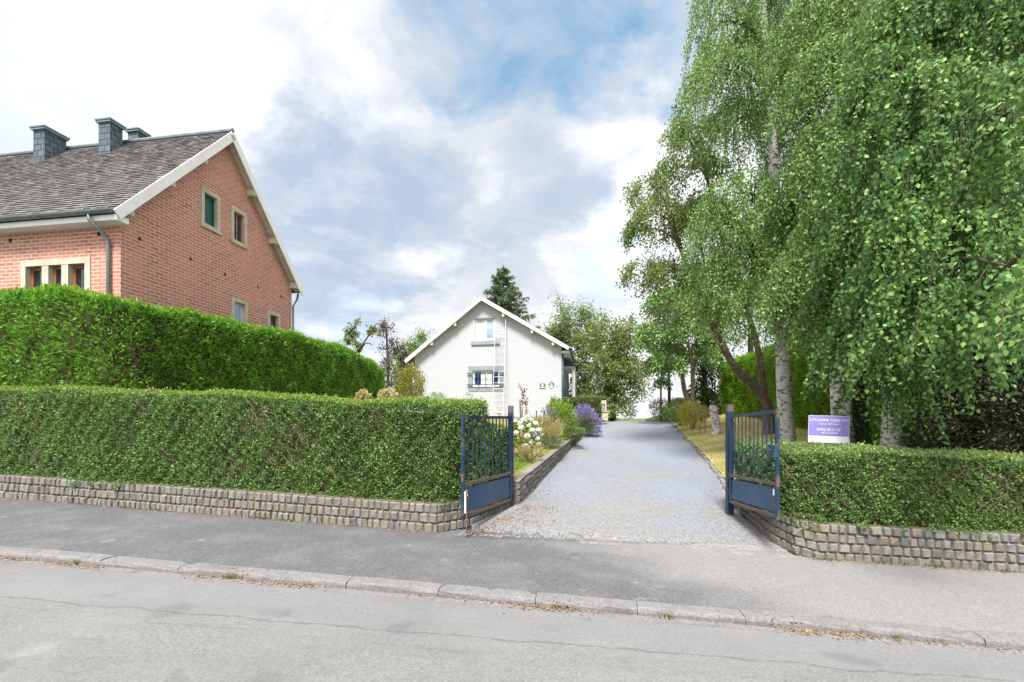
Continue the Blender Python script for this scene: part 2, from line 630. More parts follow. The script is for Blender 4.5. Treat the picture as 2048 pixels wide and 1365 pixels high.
def build_ground():
    far = [45, 65, 100, 160, 260, 420, 700]
    xs = np.array([-f for f in far[::-1]] + list(lin(-30, 30, 61)) + far)
    ys = np.array([-300, -120, -60, -30] + list(lin(-15, 45, 61)) + [55, 70, 100, 160, 260, 420, 700])

    def T(x, y):
        front = plane_pave(x) - 0.30
        mid = np.where(x < x_left(y), z_garden(x, y), np.where(x > x_right(y), z_lawn(x, y), z_drive(x, y)))
        mid = np.where(y > 45, -1.7, mid)
        return np.where(y < y_front(x) + 0.3, front, mid)

    def G(U, V):
        Z = T(U, V)
        for dx in (-1.05, 0, 1.05):
            for dy in (-1.05, 0, 1.05):
                Z = np.minimum(Z, T(U + dx, V + dy))
        return U, V, Z - 0.12
    sheet('ground', M_field, G, xs, ys)
    xr_ = np.concatenate([lin(-60, -12, 13), lin(-11, 11, 67), lin(12, 60, 13)])
    sheet('road', M_road, lambda U, V: (U, y_kerb(U) - 0.15 + (V * 22), plane_pave(U) - 0.065 + 0.10 * (1 - np.exp(V * 6)) * 0.5), xr_, np.concatenate([lin(-1, -0.2, 8), lin(-0.17, 0, 24)]))
    sheet('pavement', M_pave, lambda U, V: (U, (y_kerb(U) - 0.02) * (1 - V) + V * (y_front(U) + 0.26), plane_pave(U) + 0.012 * np.sin(U * 2.1 + V * 5) * V * (1 - V)), xr_, lin(0, 1, 16))
    yd = np.concatenate([lin(0, 0.35, 50), lin(0.36, 1, 50)])

    def D(U, V):
        y0 = y_front(-0.95 + 4.7 * U) + 0.23
        Y = y0 + (58 - y0) * V ** 1.6
        X = x_left(Y) * (1 - U) + x_right(Y) * U
        bump = 0.012 * np.sin(X * 3.1 + Y) + 0.01 * np.sin(Y * 2.7 - X * 1.3)
        return X, Y, z_drive(X, Y) + 0.02 + bump * np.clip((Y - 6.7) / 1.5, 0, 1) - 0.15 * (V < .001) - 0.02 * np.exp(-V * 150)
    sheet('driveway', M_gravel, D, lin(-0.02, 1.02, 40), yd)
    def GB(U, V):
        X = x_left(V) - 0.10 - 26 * U ** 1.5
        Y = np.maximum(V, y_front(X) + .35)
        return X, Y, z_garden(X, Y) - .12 * (Y > V)
    sheet('garden_bed', M_soil, GB, lin(0, 1, 60), np.concatenate([[7.9], lin(8.2, 45, 60)]))

    def LW(U, V):
        Y = V
        X = x_right(Y) + 0.06 + 24 * U ** 1.6
        Yy = Y + np.where(Y < 7.0, np.clip((y_front(X) + 0.2 - Y), -3, 0), 0)
        return X, Yy, z_lawn(X, Y)
    sheet('lawn', M_lawn, LW, lin(0, 1, 40), np.concatenate([lin(6.6, 12, 30), lin(12.4, 45, 40)]))


build_ground()


# ------------------------------------------------------------------ kerb
def mat_concrete():
    h = material('kerb_concrete')
    p = h.pos()
    a = h.noise(p, 35, 6, 0.75)
    c = h.ramp(a, [(0.3, (0.096, 0.092, 0.096)), (0.5, (0.174, 0.170, 0.170)), (0.75, (0.266, 0.259, 0.255))])
    isl = h.island()
    c = h.mix(h.math('MULTIPLY', isl, 0.35), c, (0.155, 0.148, 0.152))
    c = h.mix(h.rng(h.noise(p, 4, 6, 0.7), 0.52, 0.68, 0, 0.5), c, (0.096, 0.089, 0.089))
    return finish(h, c, 0.9, h.bump(h.noise(p, 80, 4, 0.7), 0.6, 0.012), 0.2)


M_conc = mat_concrete()


def build_kerb():
    m = MB()
    d = np.array([1, -0.14, -0.035])
    d = d / np.linalg.norm(d)
    nrm = np.array([-0.1386, -0.990, 0])          # towards the road
    prof = [(-0.02, -0.14), (-0.02, 0.008), (0.12, 0.008), (0.145, 0.003), (0.157, -0.009), (0.163, -0.028), (0.165, -0.14)]
    x = -30.0
    while x < 30:
        L = 0.955 + random.uniform(-0.015, 0.015)
        o = np.array([x, float(y_kerb(x)), float(plane_pave(x))]) + nrm * random.uniform(-0.006, 0.006) + np.array([0, 0, random.uniform(-0.006, 0.004)])
        ns = 7
        vs, fs = [], []
        for i in range(ns):
            for (a, z) in prof:
                t = i / (ns - 1)
                e = 0.007 if i in (0, ns - 1) else 0.0
                j = random.uniform(-0.004, 0.004)
                vs.append(o + d * (0.003 + (L - 0.006) * t) + nrm * (a - (e if a > 0.1 else 0) + j) + np.array([0, 0, z - (e * 0.7 if z > -0.1 else 0) + j]))
        k = len(prof)
        for i in range(ns - 1):
            for j in range(k - 1):
                fs.append((i * k + j, (i + 1) * k + j, (i + 1) * k + j + 1, i * k + j + 1))
        fs.append(tuple(range(k)))
        fs.append(tuple((ns - 1) * k + j for j in range(k - 1, -1, -1)))
        m.add(vs, fs)
        x += L * d[0]
    tag(m.obj('kerb', M_conc), kind='structure')
    g = MB()
    x = -30.0
    while x < 30:
        L = random.uniform(0.5, 1.3)
        o = np.array([x, float(y_kerb(x)), float(plane_pave(x))])
        g.obox(o, d, nrm, (0, 0, 1), (0, L - 0.006), (0.165, 0.165 + random.uniform(0.085, 0.105)), (-0.16, -0.062 + random.uniform(-0.001, 0.003)))
        x += L * d[0]
    tag(g.obj('gutter_strip', M_conc), kind='structure')


build_kerb()


# ------------------------------------------------------------------ stone walls
def mat_sett():
    h = material('sett_stone')
    p = h.pos()
    r = h.island()
    base = h.ramp(r, [(0.0, (0.188, 0.178, 0.152)), (0.22, (0.220, 0.210, 0.188)), (0.45, (0.180, 0.180, 0.180)), (0.62, (0.252, 0.240, 0.220)), (0.80, (0.204, 0.192, 0.156)), (0.90, (0.220, 0.176, 0.140)), (0.95, (0.120, 0.124, 0.140)), (1.0, (0.264, 0.228, 0.164))])
    a = h.noise(p, 30, 6, 0.7)
    c = h.mix(h.rng(a, 0.3, 0.7, 0.0, 0.45), base, (0.104, 0.100, 0.092))
    c = h.mix(h.rng(h.noise(p, 7, 5, 0.65), 0.54, 0.72, 0, 0.5), c, (0.184, 0.176, 0.088))
    return finish(h, c, 0.88, h.bump(h.noise(p, 45, 5, 0.7), 0.7, 0.02), 0.25)


M_sett = mat_sett()
M_mortar = plain('mortar', (0.17, 0.145, 0.11), 0.4, 14, 0.95, 0.1, c2=(0.09, 0.075, 0.06))


def sett_wall(name, label, path, rows, out_side, width=0.115, thick=0.28, coping=False, cat='stone wall', low_cut=0.0):
    """path: list of (x, y, z_bottom, z_top); courses of hand-cut setts bedded in mortar."""
    root = empty(name, path[0][:3], label, cat)
    pts = np.array(path, float)
    loc = pts[0, :3].copy()
    seg = np.hypot(np.diff(pts[:, 0]), np.diff(pts[:, 1]))
    cum = np.concatenate([[0], np.cumsum(seg)])
    tot = cum[-1]

    def at(s):
        return np.array([np.interp(s, cum, pts[:, k]) for k in range(4)])

    def frame(s):
        i = min(max(np.searchsorted(cum, s, side='right') - 1, 0), len(seg) - 1)
        d = (pts[i + 1, :2] - pts[i, :2]) / seg[i]
        return np.array([d[0], d[1], 0]), np.array([d[1], -d[0], 0]) * out_side
    st, mo = MB(), MB()
    for r in range(rows):
        s = random.uniform(-0.05, 0)
        while s < tot:
            w = width * random.uniform(0.75, 1.3) * (1.5 if random.random() < 0.06 else 1)
            a, b = max(s, 0) + 0.006, min(s + w, tot) - 0.006
            s += w
            if b - a < 0.03:
                continue
            m = at((a + b) / 2)
            d, n = frame((a + b) / 2)
            hgt = (m[3] - m[2]) / rows
            gap = 0.007
            slope = (at(b)[2] - at(a)[2]) * 0.5
            c = np.array([m[0], m[1], m[2] + hgt * (r + 0.5)]) - loc
            gv = [-1, -0.74, 0.74, 1]
            bulge = random.uniform(0.012, 0.03)
            til = random.uniform(-0.08, 0.08)
            vs = []
            for i, x in enumerate(gv):
                for j, z in enumerate(gv):
                    edge = i in (0, 3) or j in (0, 3)
                    q = c + d * (x * (b - a) / 2 + random.uniform(-.004, .004)) + np.array([0, 0, z * (hgt / 2 - gap) + x * slope + til * x * hgt * .15 + random.uniform(-.004, .004)])
                    q = q + n * ((-0.012 if edge else bulge + random.uniform(-0.008, 0.008)))
                    q[:2] += rng.normal(0, .0035, 2)
                    vs.append(q)
            fs = [(i * 4 + j, (i + 1) * 4 + j, (i + 1) * 4 + j + 1, i * 4 + j + 1) for i in range(3) for j in range(3)]
            st.add(vs, fs)
    for i in range(len(pts) - 1):
        d = (pts[i + 1, :2] - pts[i, :2]) / seg[i]
        n = np.array([d[1], -d[0], 0]) * out_side
        a, b = pts[i], pts[i + 1]
        k = min(8, max(2, int(seg[i] / 0.8)))
        for j in range(k):
            p0, p1 = a + (b - a) * j / k, a + (b - a) * (j + 1) / k
            A0, B0 = p0[:3] - loc, p1[:3] - loc
            A1, B1 = np.array([p0[0], p0[1], p0[3]]) - loc, np.array([p1[0], p1[1], p1[3]]) - loc
            A0, B0 = A0 - np.array([0, 0, .15]), B0 - np.array([0, 0, .15])
            fr, bk = -n * 0.004, -n * thick
            mo.add([A0 + fr, B0 + fr, B1 + fr, A1 + fr, A0 + bk, B0 + bk, B1 + bk, A1 + bk],
                   [(0, 1, 2, 3), (5, 4, 7, 6), (3, 2, 6, 7), (4, 0, 3, 7), (1, 5, 6, 2)])
    st.obj('stones', M_sett, root)
    mo.obj('mortar', M_mortar, root)
    if coping:
        cp = MB()
        s = 0.0
        while s < tot:
            w = random.uniform(0.16, 0.3)
            a, b = s + 0.004, min(s + w, tot) - 0.004
            s += w
            if b - a < 0.05:
                continue
            m = at((a + b) / 2)
            d, n = frame((a + b) / 2)
            dz = (at(b)[3] - at(a)[3]) / (b - a)
            o = np.array([m[0], m[1], m[3]]) - loc
            cp.obox(o, np.array([d[0], d[1], dz]), n, (0, 0, 1), (-(b - a) / 2, (b - a) / 2), (-0.13, 0.02 + random.uniform(-.006, .012)), (0.003, 0.035 + random.uniform(0, .01)))
        cp.obj('coping', M_sett, root, bevel=0.008)
    return root


def pv(x):
    return float(plane_pave(x))


sett_wall('stone_wall', 'long low wall of grey setts under the left clipped hedge',
          [(-22, float(y_front(-22)), pv(-22) - .02, pv(-22) + .40), (-9.05, 8.30, pv(-9.05) - .02, pv(-9.05) + .405), (-4.5, 7.50, pv(-4.5) - .02, pv(-4.5) + .41), (-1.12, 6.91, pv(-1.12) - .02, -1.275),
           (-0.62, 7.30, -1.70, -1.25), (-0.02, 8.15, -1.60, -1.14)], 3, 1, 0.108)
sett_wall('stone_wall', 'low sett wall with pale coping edging the raised flower bed by the drive',
          [(0.10, 8.22, -1.60, -1.15), (1.0, 11.6, -1.30, -0.93), (2.07, 15.6, -.95, -.67), (2.62, 17.8, -.74, -.50)], 4, 1, 0.15, coping=True)
sett_wall('stone_wall', 'curved sett wall of four courses under the right clipped hedge',
          [(3.90, 8.3, -1.62, -1.24), (3.84, 7.6, -1.66, -1.26), (3.76, 6.75, -1.80, -1.32), (3.84, 6.36, -1.86, -1.36), (4.05, 6.21, -1.90, -1.40), (6.46, 5.93, pv(6.46) - .02, -1.47), (14, 5.05, pv(14) - .02, pv(14) + .5)], 4, 1, 0.118)


def edging():
    """One line of setts on edge along the right side of the drive, and the two sett rows at the mouth."""
    m = MB()
    y = 8.4
    while y < 24:
        L = random.uniform(0.14, 0.30)
        x = float(x_right(y))
        dx = float(x_right(y + .1) - x_right(y)) / .1
        d = np.array([dx, 1, 0.085])
        d /= np.linalg.norm(d)
        n = np.array([d[1], -d[0], 0])
        m.obox((x + random.uniform(-.03, .03), y, float(z_drive(x, y))), d, n, (0, 0, 1), (0.004, L - .008), (-.02, .10), (-.1, .075 + random.uniform(-.03, .03)))
        y += L
    tag(m.obj('driveway_edging', M_sett, bevel=0.012), kind='structure')
    m = MB()
    for row in range(2):
        x = -1.0
        while x < 3.75:
            L = random.uniform(0.10, 0.17)
            y = float(y_front(x)) + 0.02 + row * 0.125 + random.uniform(-.012, .012)
            if random.random() < (.12 if row == 0 else .4):
                x += L
                continue
            m.obox((x, y, float(plane_pave(x))), (1, -0.136, -0.035), (0.13, 0.99, 0.03), (0, 0, 1), (0.005, L - .005), (-.055, .06), (-.08, 0.001 + random.uniform(-.006, .004)))
            x += L
    tag(m.obj('cobble_strip', M_sett_pale, bevel=0.012), kind='structure')


def mat_sett_pale():
    h = material('worn_sett')
    p = h.pos()
    base = h.mix(h.island(), (0.145, 0.145, 0.148), (0.20, 0.197, 0.192))
    c = h.mix(h.rng(h.noise(p, 12, 6, .7), .4, .65, 0, .6), base, (0.264, 0.232, 0.192))
    return finish(h, c, .9, h.bump(h.noise(p, 60, 4), .5, .01), .2)


M_sett_pale = mat_sett_pale()
edging()


# ------------------------------------------------------------------ hedges
M_hcore = plain('hedge_inside', (0.105, 0.078, 0.045), 0.6, 9, 0.95, 0.05, c2=(0.030, 0.030, 0.014))
M_twig = plain('twig', (0.22, 0.17, 0.12), 0.5, 10, 0.9, 0.1)
M_privet = leafmat('privet_leaf', (0.066, 0.068, 0.03), (0.094, 0.2, 0.048), (0.27, 0.41, 0.13), 2.6, 0.3, rough=.6, spec=.15)
M_privet_lit = leafmat('privet_sunlit_leaf', (0.09, 0.17, 0.025), (0.2, 0.31, 0.042), (0.37, 0.45, 0.085), 1.5, 0.4)  # sunlit top edge of the low hedge, put into the leaf colour
M_privet_pale = leafmat('privet_pale_leaf', (.10, .17, .045), (.20, .29, .085), (.36, .44, .17), 1.5, 0.35)  # bright top of the right hedge, light put into a paler leaf
M_thuja = leafmat('thuja_spray', (0.022, 0.085, 0.008), (0.09, 0.262, 0.022), (0.23, 0.45, 0.045), 1.6, 0.4)
M_thuja_lit = leafmat('thuja_sunlit_spray', (0.08, 0.2, 0.015), (0.17, 0.34, 0.025), (0.29, 0.46, 0.045), 1.5, 0.4)  # conifer hedge tops: the sunlit rim as a lighter spray colour
M_thuja_r = leafmat('thuja_spray_bright', (0.05, 0.14, 0.01), (0.17, 0.36, 0.022), (0.33, 0.54, 0.045), 1.2, 0.5)
M_hedge_far = leafmat('far_hedge_leaf', (0.03, 0.06, 0.012), (0.08, 0.13, 0.03), (0.18, 0.22, 0.06), 0.9, 0.25)


def hedge(name, label, path, thick, side, leaf, size, aspect, mat, density, top_mat=None, top_n=0, twigs=0, amp=0.05, up=0.0, back=0.25, cat='hedge', group=None, seed=0, jit=0.13, ragged=0.0, sag=0.0):
    """path of the front foot/top: (x, y, z_bottom, z_top). side=+1: the face is to the right of the path direction."""
    pts = np.array(path, float)
    root = empty(name, pts[0, :3], label, cat, group)
    loc = pts[0, :3].copy()
    seg = np.hypot(np.diff(pts[:, 0]), np.diff(pts[:, 1]))
    cum = np.concatenate([[0], np.cumsum(seg)])
    L = cum[-1]
    d = np.diff(pts[:, :2], axis=0) / seg[:, None]
    nseg = np.stack([d[:, 1], -d[:, 0]], -1) * side
    nv = np.empty((len(pts), 2))
    nv[0], nv[-1] = nseg[0], nseg[-1]
    for i in range(1, len(pts) - 1):
        a = nseg[i - 1] + nseg[i]
        nv[i] = a / (a @ nseg[i])
    ph = np.random.default_rng(seed).uniform(0, 6.28, 12)

    def wob(s, z):
        return (np.sin(s * 1.1 + ph[0]) * .45 + np.sin(s * 2.7 + z * 1.9 + ph[1]) * .3 + np.sin(s * 6.1 - z * 4 + ph[2]) * .25 + np.sin(z * 5.2 + s * 3 + ph[3]) * .22 + np.sin(s * 13 + z * 9 + ph[4]) * .2 + np.sin(s * 23 - z * 19 + ph[8]) * .22 + np.sin(s * 31 + z * 37 + ph[9]) * .2)

    def topwob(s):
        return np.sin(s * 1.7 + ph[5]) * .35 + np.sin(s * 4.1 + ph[6]) * .25 + np.sin(s * 9.3 + ph[7]) * .15

    def frm(s):
        x, y, zb, zt = (np.interp(s, cum, pts[:, k]) for k in range(4))
        n = norm(np.stack([np.interp(s, cum, nv[:, 0]), np.interp(s, cum, nv[:, 1])], -1))
        mit = np.stack([np.interp(s, cum, nv[:, 0]), np.interp(s, cum, nv[:, 1])], -1)
        return x, y, zb, zt, n, mit
    mh = float(np.mean(pts[:, 3] - pts[:, 2]))
    jobs = [('front', L * mh), ('top', L * thick), ('back', L * mh * back), ('ends', 2 * thick * mh)]
    PP, DD = [], []
    for kind, area in jobs:
        n = int(area * density)
        if n < 2:
            continue
        if kind == 'ends':
            s = np.where(rng.random(n) < .5, 0.0, L)
        else:
            s = rng.uniform(0, L, n)
        x, y, zb, zt, nn, mit = frm(s)
        zt = zt + topwob(s) * amp * .8
        t = rng.random(n)
        j = -np.abs(rng.normal(0, jit * .5, n)) + .02
        if kind in ('front', 'back'):
            lowz = zb - sag * np.clip(.35 + .5 * np.sin(s * 2.3 + ph[10]) + .35 * np.sin(s * 5.9 + ph[11]) + .25 * np.sin(s * 14 + ph[7]), 0, 1.4)
            z = lowz + (zt - lowz) * t
            inset = .10 * np.clip((t - (1 - .14 / mh)) / (.14 / mh), 0, 1) ** 2 - .05 * np.clip((.12 - t) / .12, 0, 1) * (sag > 0)
            off = wob(s, z) * amp + j - inset
            if kind == 'back':
                off = -thick - off
                nrm = np.stack([-nn[:, 0], -nn[:, 1], np.zeros(n)], -1)
            else:
                nrm = np.stack([nn[:, 0], nn[:, 1], np.zeros(n)], -1)
            X, Y = x + mit[:, 0] * off, y + mit[:, 1] * off
        elif kind == 'top':
            off = -thick * t + wob(s, zt) * amp * (t < .5)
            z = zt + j - .07 * (np.abs(t - .5) * 2) ** 4 + np.abs(rng.normal(0, ragged, n))
            X, Y = x + mit[:, 0] * off, y + mit[:, 1] * off
            nrm = np.tile([0, 0, 1.0], (n, 1))
        else:
            off = -thick * t
            z = zb + (zt - zb) * rng.random(n)
            e = np.where(s == 0, -1, 1)
            dr = np.where((s == 0)[:, None], d[0], d[-1])
            X = x + mit[:, 0] * off + dr[:, 0] * e * j
            Y = y + mit[:, 1] * off + dr[:, 1] * e * j
            nrm = np.stack([dr[:, 0] * e, dr[:, 1] * e, np.zeros(n)], -1)
        PP.append(np.stack([X, Y, z], -1) - loc)
        DD.append(nrm * .8 + rng.normal(0, .75, (n, 3)) + np.array([0, 0, up]))
    q = leaf_quads(np.concatenate(PP), np.concatenate(DD), size, aspect)
    quads_mesh('foliage', q, mat, root)
    if top_mat and top_n:  # lighter leaves along the top paint the sunlit rim in colour
        n = int(top_n * L)
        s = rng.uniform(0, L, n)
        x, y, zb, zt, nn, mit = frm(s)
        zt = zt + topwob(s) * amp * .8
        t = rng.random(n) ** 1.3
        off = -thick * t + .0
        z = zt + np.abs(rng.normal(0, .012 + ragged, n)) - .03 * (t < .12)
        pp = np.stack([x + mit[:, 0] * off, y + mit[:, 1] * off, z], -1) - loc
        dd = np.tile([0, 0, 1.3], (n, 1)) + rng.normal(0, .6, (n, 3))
        quads_mesh('sunlit_top', leaf_quads(pp, dd, size * 1.05, aspect), top_mat, root)['kind'] = 'stuff'
    # the woody inside
    m = MB()
    k = max(4, int(L / .5))
    for i in range(k):
        s0, s1 = L * i / k, L * (i + 1) / k
        if i == 0:
            s0 += min(.1, L * .02)
        if i == k - 1:
            s1 -= min(.1, L * .02)
        vs = []
        for s in (s0, s1):
            x, y, zb, zt, nn, mit = frm(np.array([s]))
            a, b = .13, thick - .13
            for (o, z) in ((-a, zb[0] + .02), (-a, zt[0] - .14), (-b, zt[0] - .14), (-b, zb[0] + .02)):
                vs.append((x[0] + mit[0, 0] * o - loc[0], y[0] + mit[0, 1] * o - loc[1], z - loc[2]))
        m.add(vs, [(0, 1, 5, 4), (1, 2, 6, 5), (2, 3, 7, 6), (0, 3, 2, 1), (4, 5, 6, 7)])
    m.obj('woody_core', M_hcore, root)
    if twigs:
        m = MB()
        for _ in range(int(twigs * L)):
            s = np.array([random.uniform(.05, L - .05)])
            x, y, zb, zt, nn, mit = frm(s)
            z = random.uniform(zb[0] + .1, zt[0] - .1)
            o = -random.uniform(.02, .09)
            p = np.array([x[0] + mit[0, 0] * o, y[0] + mit[0, 1] * o, z]) - loc
            t = np.array([-nn[0, 1], nn[0, 0], 0])
            q = p + t * random.uniform(-.16, .16) + np.array([0, 0, random.uniform(.05, .25)]) + np.array([nn[0, 0], nn[0, 1], 0]) * random.uniform(-.03, .10)
            m.tube([p, (p + q) / 2 + rng.normal(0, .015, 3), q], [.005, .0045, .003], 3, False)
        tag(m.obj('twigs', M_twig, root), kind='stuff')
    return root


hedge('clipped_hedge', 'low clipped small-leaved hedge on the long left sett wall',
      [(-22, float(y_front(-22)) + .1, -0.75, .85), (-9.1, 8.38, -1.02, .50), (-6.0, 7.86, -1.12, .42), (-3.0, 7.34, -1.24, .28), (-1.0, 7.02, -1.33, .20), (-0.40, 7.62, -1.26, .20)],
      .85, 1, 'privet',   .038, .6, M_privet, 4900, M_privet_lit, 1300, 110, amp=.085, ragged=.012, sag=.11, seed=1)
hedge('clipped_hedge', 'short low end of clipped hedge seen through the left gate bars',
      [(-0.40, 7.70, -1.25, -.10), (-0.03, 8.15, -1.16, -.17)], .8, 1, 'privet', .042, .6, M_privet, 4300, M_privet_lit, 700, 10, amp=.04, seed=2)
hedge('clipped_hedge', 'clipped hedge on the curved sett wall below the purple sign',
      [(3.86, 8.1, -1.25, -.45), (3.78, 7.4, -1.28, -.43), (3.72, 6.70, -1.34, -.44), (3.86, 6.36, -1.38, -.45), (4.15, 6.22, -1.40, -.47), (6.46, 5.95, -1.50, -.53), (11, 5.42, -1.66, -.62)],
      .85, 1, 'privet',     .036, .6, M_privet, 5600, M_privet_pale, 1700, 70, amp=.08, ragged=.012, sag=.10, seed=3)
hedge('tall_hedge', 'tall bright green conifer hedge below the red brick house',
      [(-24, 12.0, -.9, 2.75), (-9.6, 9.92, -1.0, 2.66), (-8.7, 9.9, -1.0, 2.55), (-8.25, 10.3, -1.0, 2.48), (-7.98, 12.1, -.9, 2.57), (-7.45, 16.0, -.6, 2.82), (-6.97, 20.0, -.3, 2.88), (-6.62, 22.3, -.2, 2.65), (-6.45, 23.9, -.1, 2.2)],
      1.0, 1, 'thuja', .105, .30, M_thuja, 1000, M_thuja_lit, 700, 5, amp=.13, up=.45, back=.1, ragged=.03, seed=4, jit=.2)
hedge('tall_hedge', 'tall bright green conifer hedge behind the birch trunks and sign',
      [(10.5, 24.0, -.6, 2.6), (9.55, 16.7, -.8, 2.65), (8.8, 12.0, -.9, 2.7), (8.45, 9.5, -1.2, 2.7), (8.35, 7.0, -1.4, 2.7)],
      1.1, -1 * -1, 'thuja', .10, .32, M_thuja_r, 950, M_thuja_lit, 160, 3, amp=.10, up=.45, back=.1, ragged=.03, seed=5, jit=.2)
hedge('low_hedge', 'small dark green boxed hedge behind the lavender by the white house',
      [(2.35, 21.6, -.2, .90), (3.95, 21.2, -.3, .93)], .8, 1, 'box', .06, .6, M_hedge_far, 1500, M_privet_lit, 60, amp=.03, seed=6)
hedge('low_hedge', 'distant clipped hedge sloping away past the crest of the drive',
      [(17.5, 62, -1.6, -.35), (11.6, 36, -.7, .25), (9.2, 27.5, -.4, .85), (8.7, 25.5, -.4, 1.0)], 1.0, 1, 'box', .11, .6, M_hedge_far, 420, None, 0, amp=.05, seed=7)


# ------------------------------------------------------------------ houses
HROT = -math.atan2(0.16, 0.987)


def clip_poly(poly, a, b, c):
    """Keep the part of a 2-D polygon where a*x + b*y <= c."""
    out = []
    for i in range(len(poly)):
        p, q = poly[i], poly[(i + 1) % len(poly)]
        fp, fq = a * p[0] + b * p[1] - c, a * q[0] + b * q[1] - c
        if fp <= 0:
            out.append(p)
        if (fp < 0 < fq) or (fq < 0 < fp):
            t = fp / (fp - fq)
            out.append((p[0] + (q[0] - p[0]) * t, p[1] + (q[1] - p[1]) * t))
    return out


def wall_panel(m, o, ax, az, inward, outline, holes, reveal=0.14):
    """Wall in the plane (ax, az) from o; convex outline, rectangular holes with reveals."""
    o, ax, az, inward = map(np.asarray, (o, ax, az, inward))
    xs = sorted({p[0] for p in outline} | {v for h in holes for v in h[:2]})
    zs = sorted({p[1] for p in outline} | {v for h in holes for v in h[2:]})
    n = len(outline)
    area = sum(outline[i][0] * outline[(i + 1) % n][1] - outline[(i + 1) % n][0] * outline[i][1] for i in range(n))
    W = lambda p: o + ax * p[0] + az * p[1]
    for i in range(len(xs) - 1):
        for j in range(len(zs) - 1):
            cx, cz = (xs[i] + xs[i + 1]) / 2, (zs[j] + zs[j + 1]) / 2
            if any(h[0] < cx < h[1] and h[2] < cz < h[3] for h in holes):
                continue
            poly = [(xs[i], zs[j]), (xs[i + 1], zs[j]), (xs[i + 1], zs[j + 1]), (xs[i], zs[j + 1])]
            for k in range(n):
                (x0, y0), (x1, y1) = outline[k], outline[(k + 1) % n]
                dx, dy = x1 - x0, y1 - y0
                s = 1 if area > 0 else -1
                poly = clip_poly(poly, s * dy, -s * dx, s * (dy * x0 - dx * y0))
                if len(poly) < 3:
                    break
            if len(poly) >= 3:
                m.add([W(p) for p in poly], [tuple(range(len(poly)))])
    for (x0, x1, z0, z1) in holes:
        c = [(x0, z0), (x1, z0), (x1, z1), (x0, z1)]
        for k in range(4):
            a, b = W(c[k]), W(c[(k + 1) % 4])
            m.add([a, b, b + inward * reveal, a + inward * reveal], [(0, 1, 2, 3)])


def mat_brick(name, c1, c2, mortar, bw=0.215, bh=0.0745, ms=0.011, bumpv=0.5, tint=None):
    h = material(name)
    uv = h.uv()
    br = h.n('ShaderNodeTexBrick')
    h.set(br.inputs['Vector'], uv)
    br.inputs['Color1'].default_value = (*c1, 1)
    br.inputs['Color2'].default_value = (*c2, 1)
    br.inputs['Mortar'].default_value = (*mortar, 1)
    br.inputs['Scale'].default_value = 1.0
    br.inputs['Mortar Size'].default_value = ms
    br.inputs['Mortar Smooth'].default_value = 0.2
    br.inputs['Brick Width'].default_value = bw
    br.inputs['Row Height'].default_value = bh
    br.offset = 0.5
    col = br.outputs['Color']
    n1 = h.noise(uv, 25, 5, 0.7)
    col = h.mix(h.rng(n1, 0.35, 0.7, 0, 0.25), col, tuple(x * 0.6 for x in c1))
    blot = h.noise(uv, 0.8, 5, 0.6)
    col = h.mix(h.rng(blot, 0.4, 0.65, 0, 0.35), col, tint or tuple(min(1, x * 1.25) for x in c2))
    hgt = h.math('ADD', h.math('MULTIPLY', br.outputs['Fac'], -1.0), h.math('MULTIPLY', n1, 0.4))
    return finish(h, col, 0.88, h.bump(hgt, bumpv, 0.012), 0.2)


def mat_tiles(name, c1, c2, moss, bw=0.26, bh=0.17, moss_amt=0.6):
    h = material(name)
    uv = h.uv()
    br = h.n('ShaderNodeTexBrick')
    h.set(br.inputs['Vector'], uv)
    br.inputs['Color1'].default_value = (*c1, 1)
    br.inputs['Color2'].default_value = (*c2, 1)
    br.inputs['Mortar'].default_value = (0.02, 0.02, 0.022, 1)
    br.inputs['Scale'].default_value = 1.0
    br.inputs['Mortar Size'].default_value = 0.009
    br.inputs['Brick Width'].default_value = bw
    br.inputs['Row Height'].default_value = bh
    v = h.xyz(uv)[1]
    saw = h.math('FRACT', h.math('DIVIDE', v, bh))
    n = h.noise(uv, 9, 7, 0.75)
    big = h.noise(uv, 0.9, 5, 0.65)
    lich = h.math('MULTIPLY', h.rng(n, 0.5, 0.66), h.rng(big, 0.3, 0.62))
    col = h.mix(h.math('MULTIPLY', lich, moss_amt), br.outputs['Color'], moss)
    col = h.mix(h.rng(h.noise(uv, 2.3, 5, .7), .52, .7, 0, .5), col, (0.06, 0.05, 0.05))
    col = h.mix(h.rng(h.noise(uv, 22, 3, .6), .66, .74, 0, .8), col, (0.46, 0.45, 0.40))
    hgt = h.math('ADD', h.math('MULTIPLY', saw, -0.8), h.math('MULTIPLY', br.outputs['Fac'], -0.5))
    return finish(h, col, 0.85, h.bump(hgt, 1.0, 0.03), 0.2)


M_brick = mat_brick('red_brick', (0.36, 0.140, 0.108), (0.50, 0.228, 0.178), (0.62, 0.50, 0.415), 0.265, 0.090, 0.0115)
M_white_brick = mat_brick('white_painted_brick', (0.445, 0.462, 0.492), (0.46, 0.475, 0.505), (0.39, 0.41, 0.445), 0.24, 0.088, 0.010, 0.35, tint=(0.43, 0.448, 0.48))
M_tile = mat_tiles('weathered_roof_tile', (0.125, 0.105, 0.105), (0.20, 0.165, 0.16), (0.30, 0.285, 0.235))


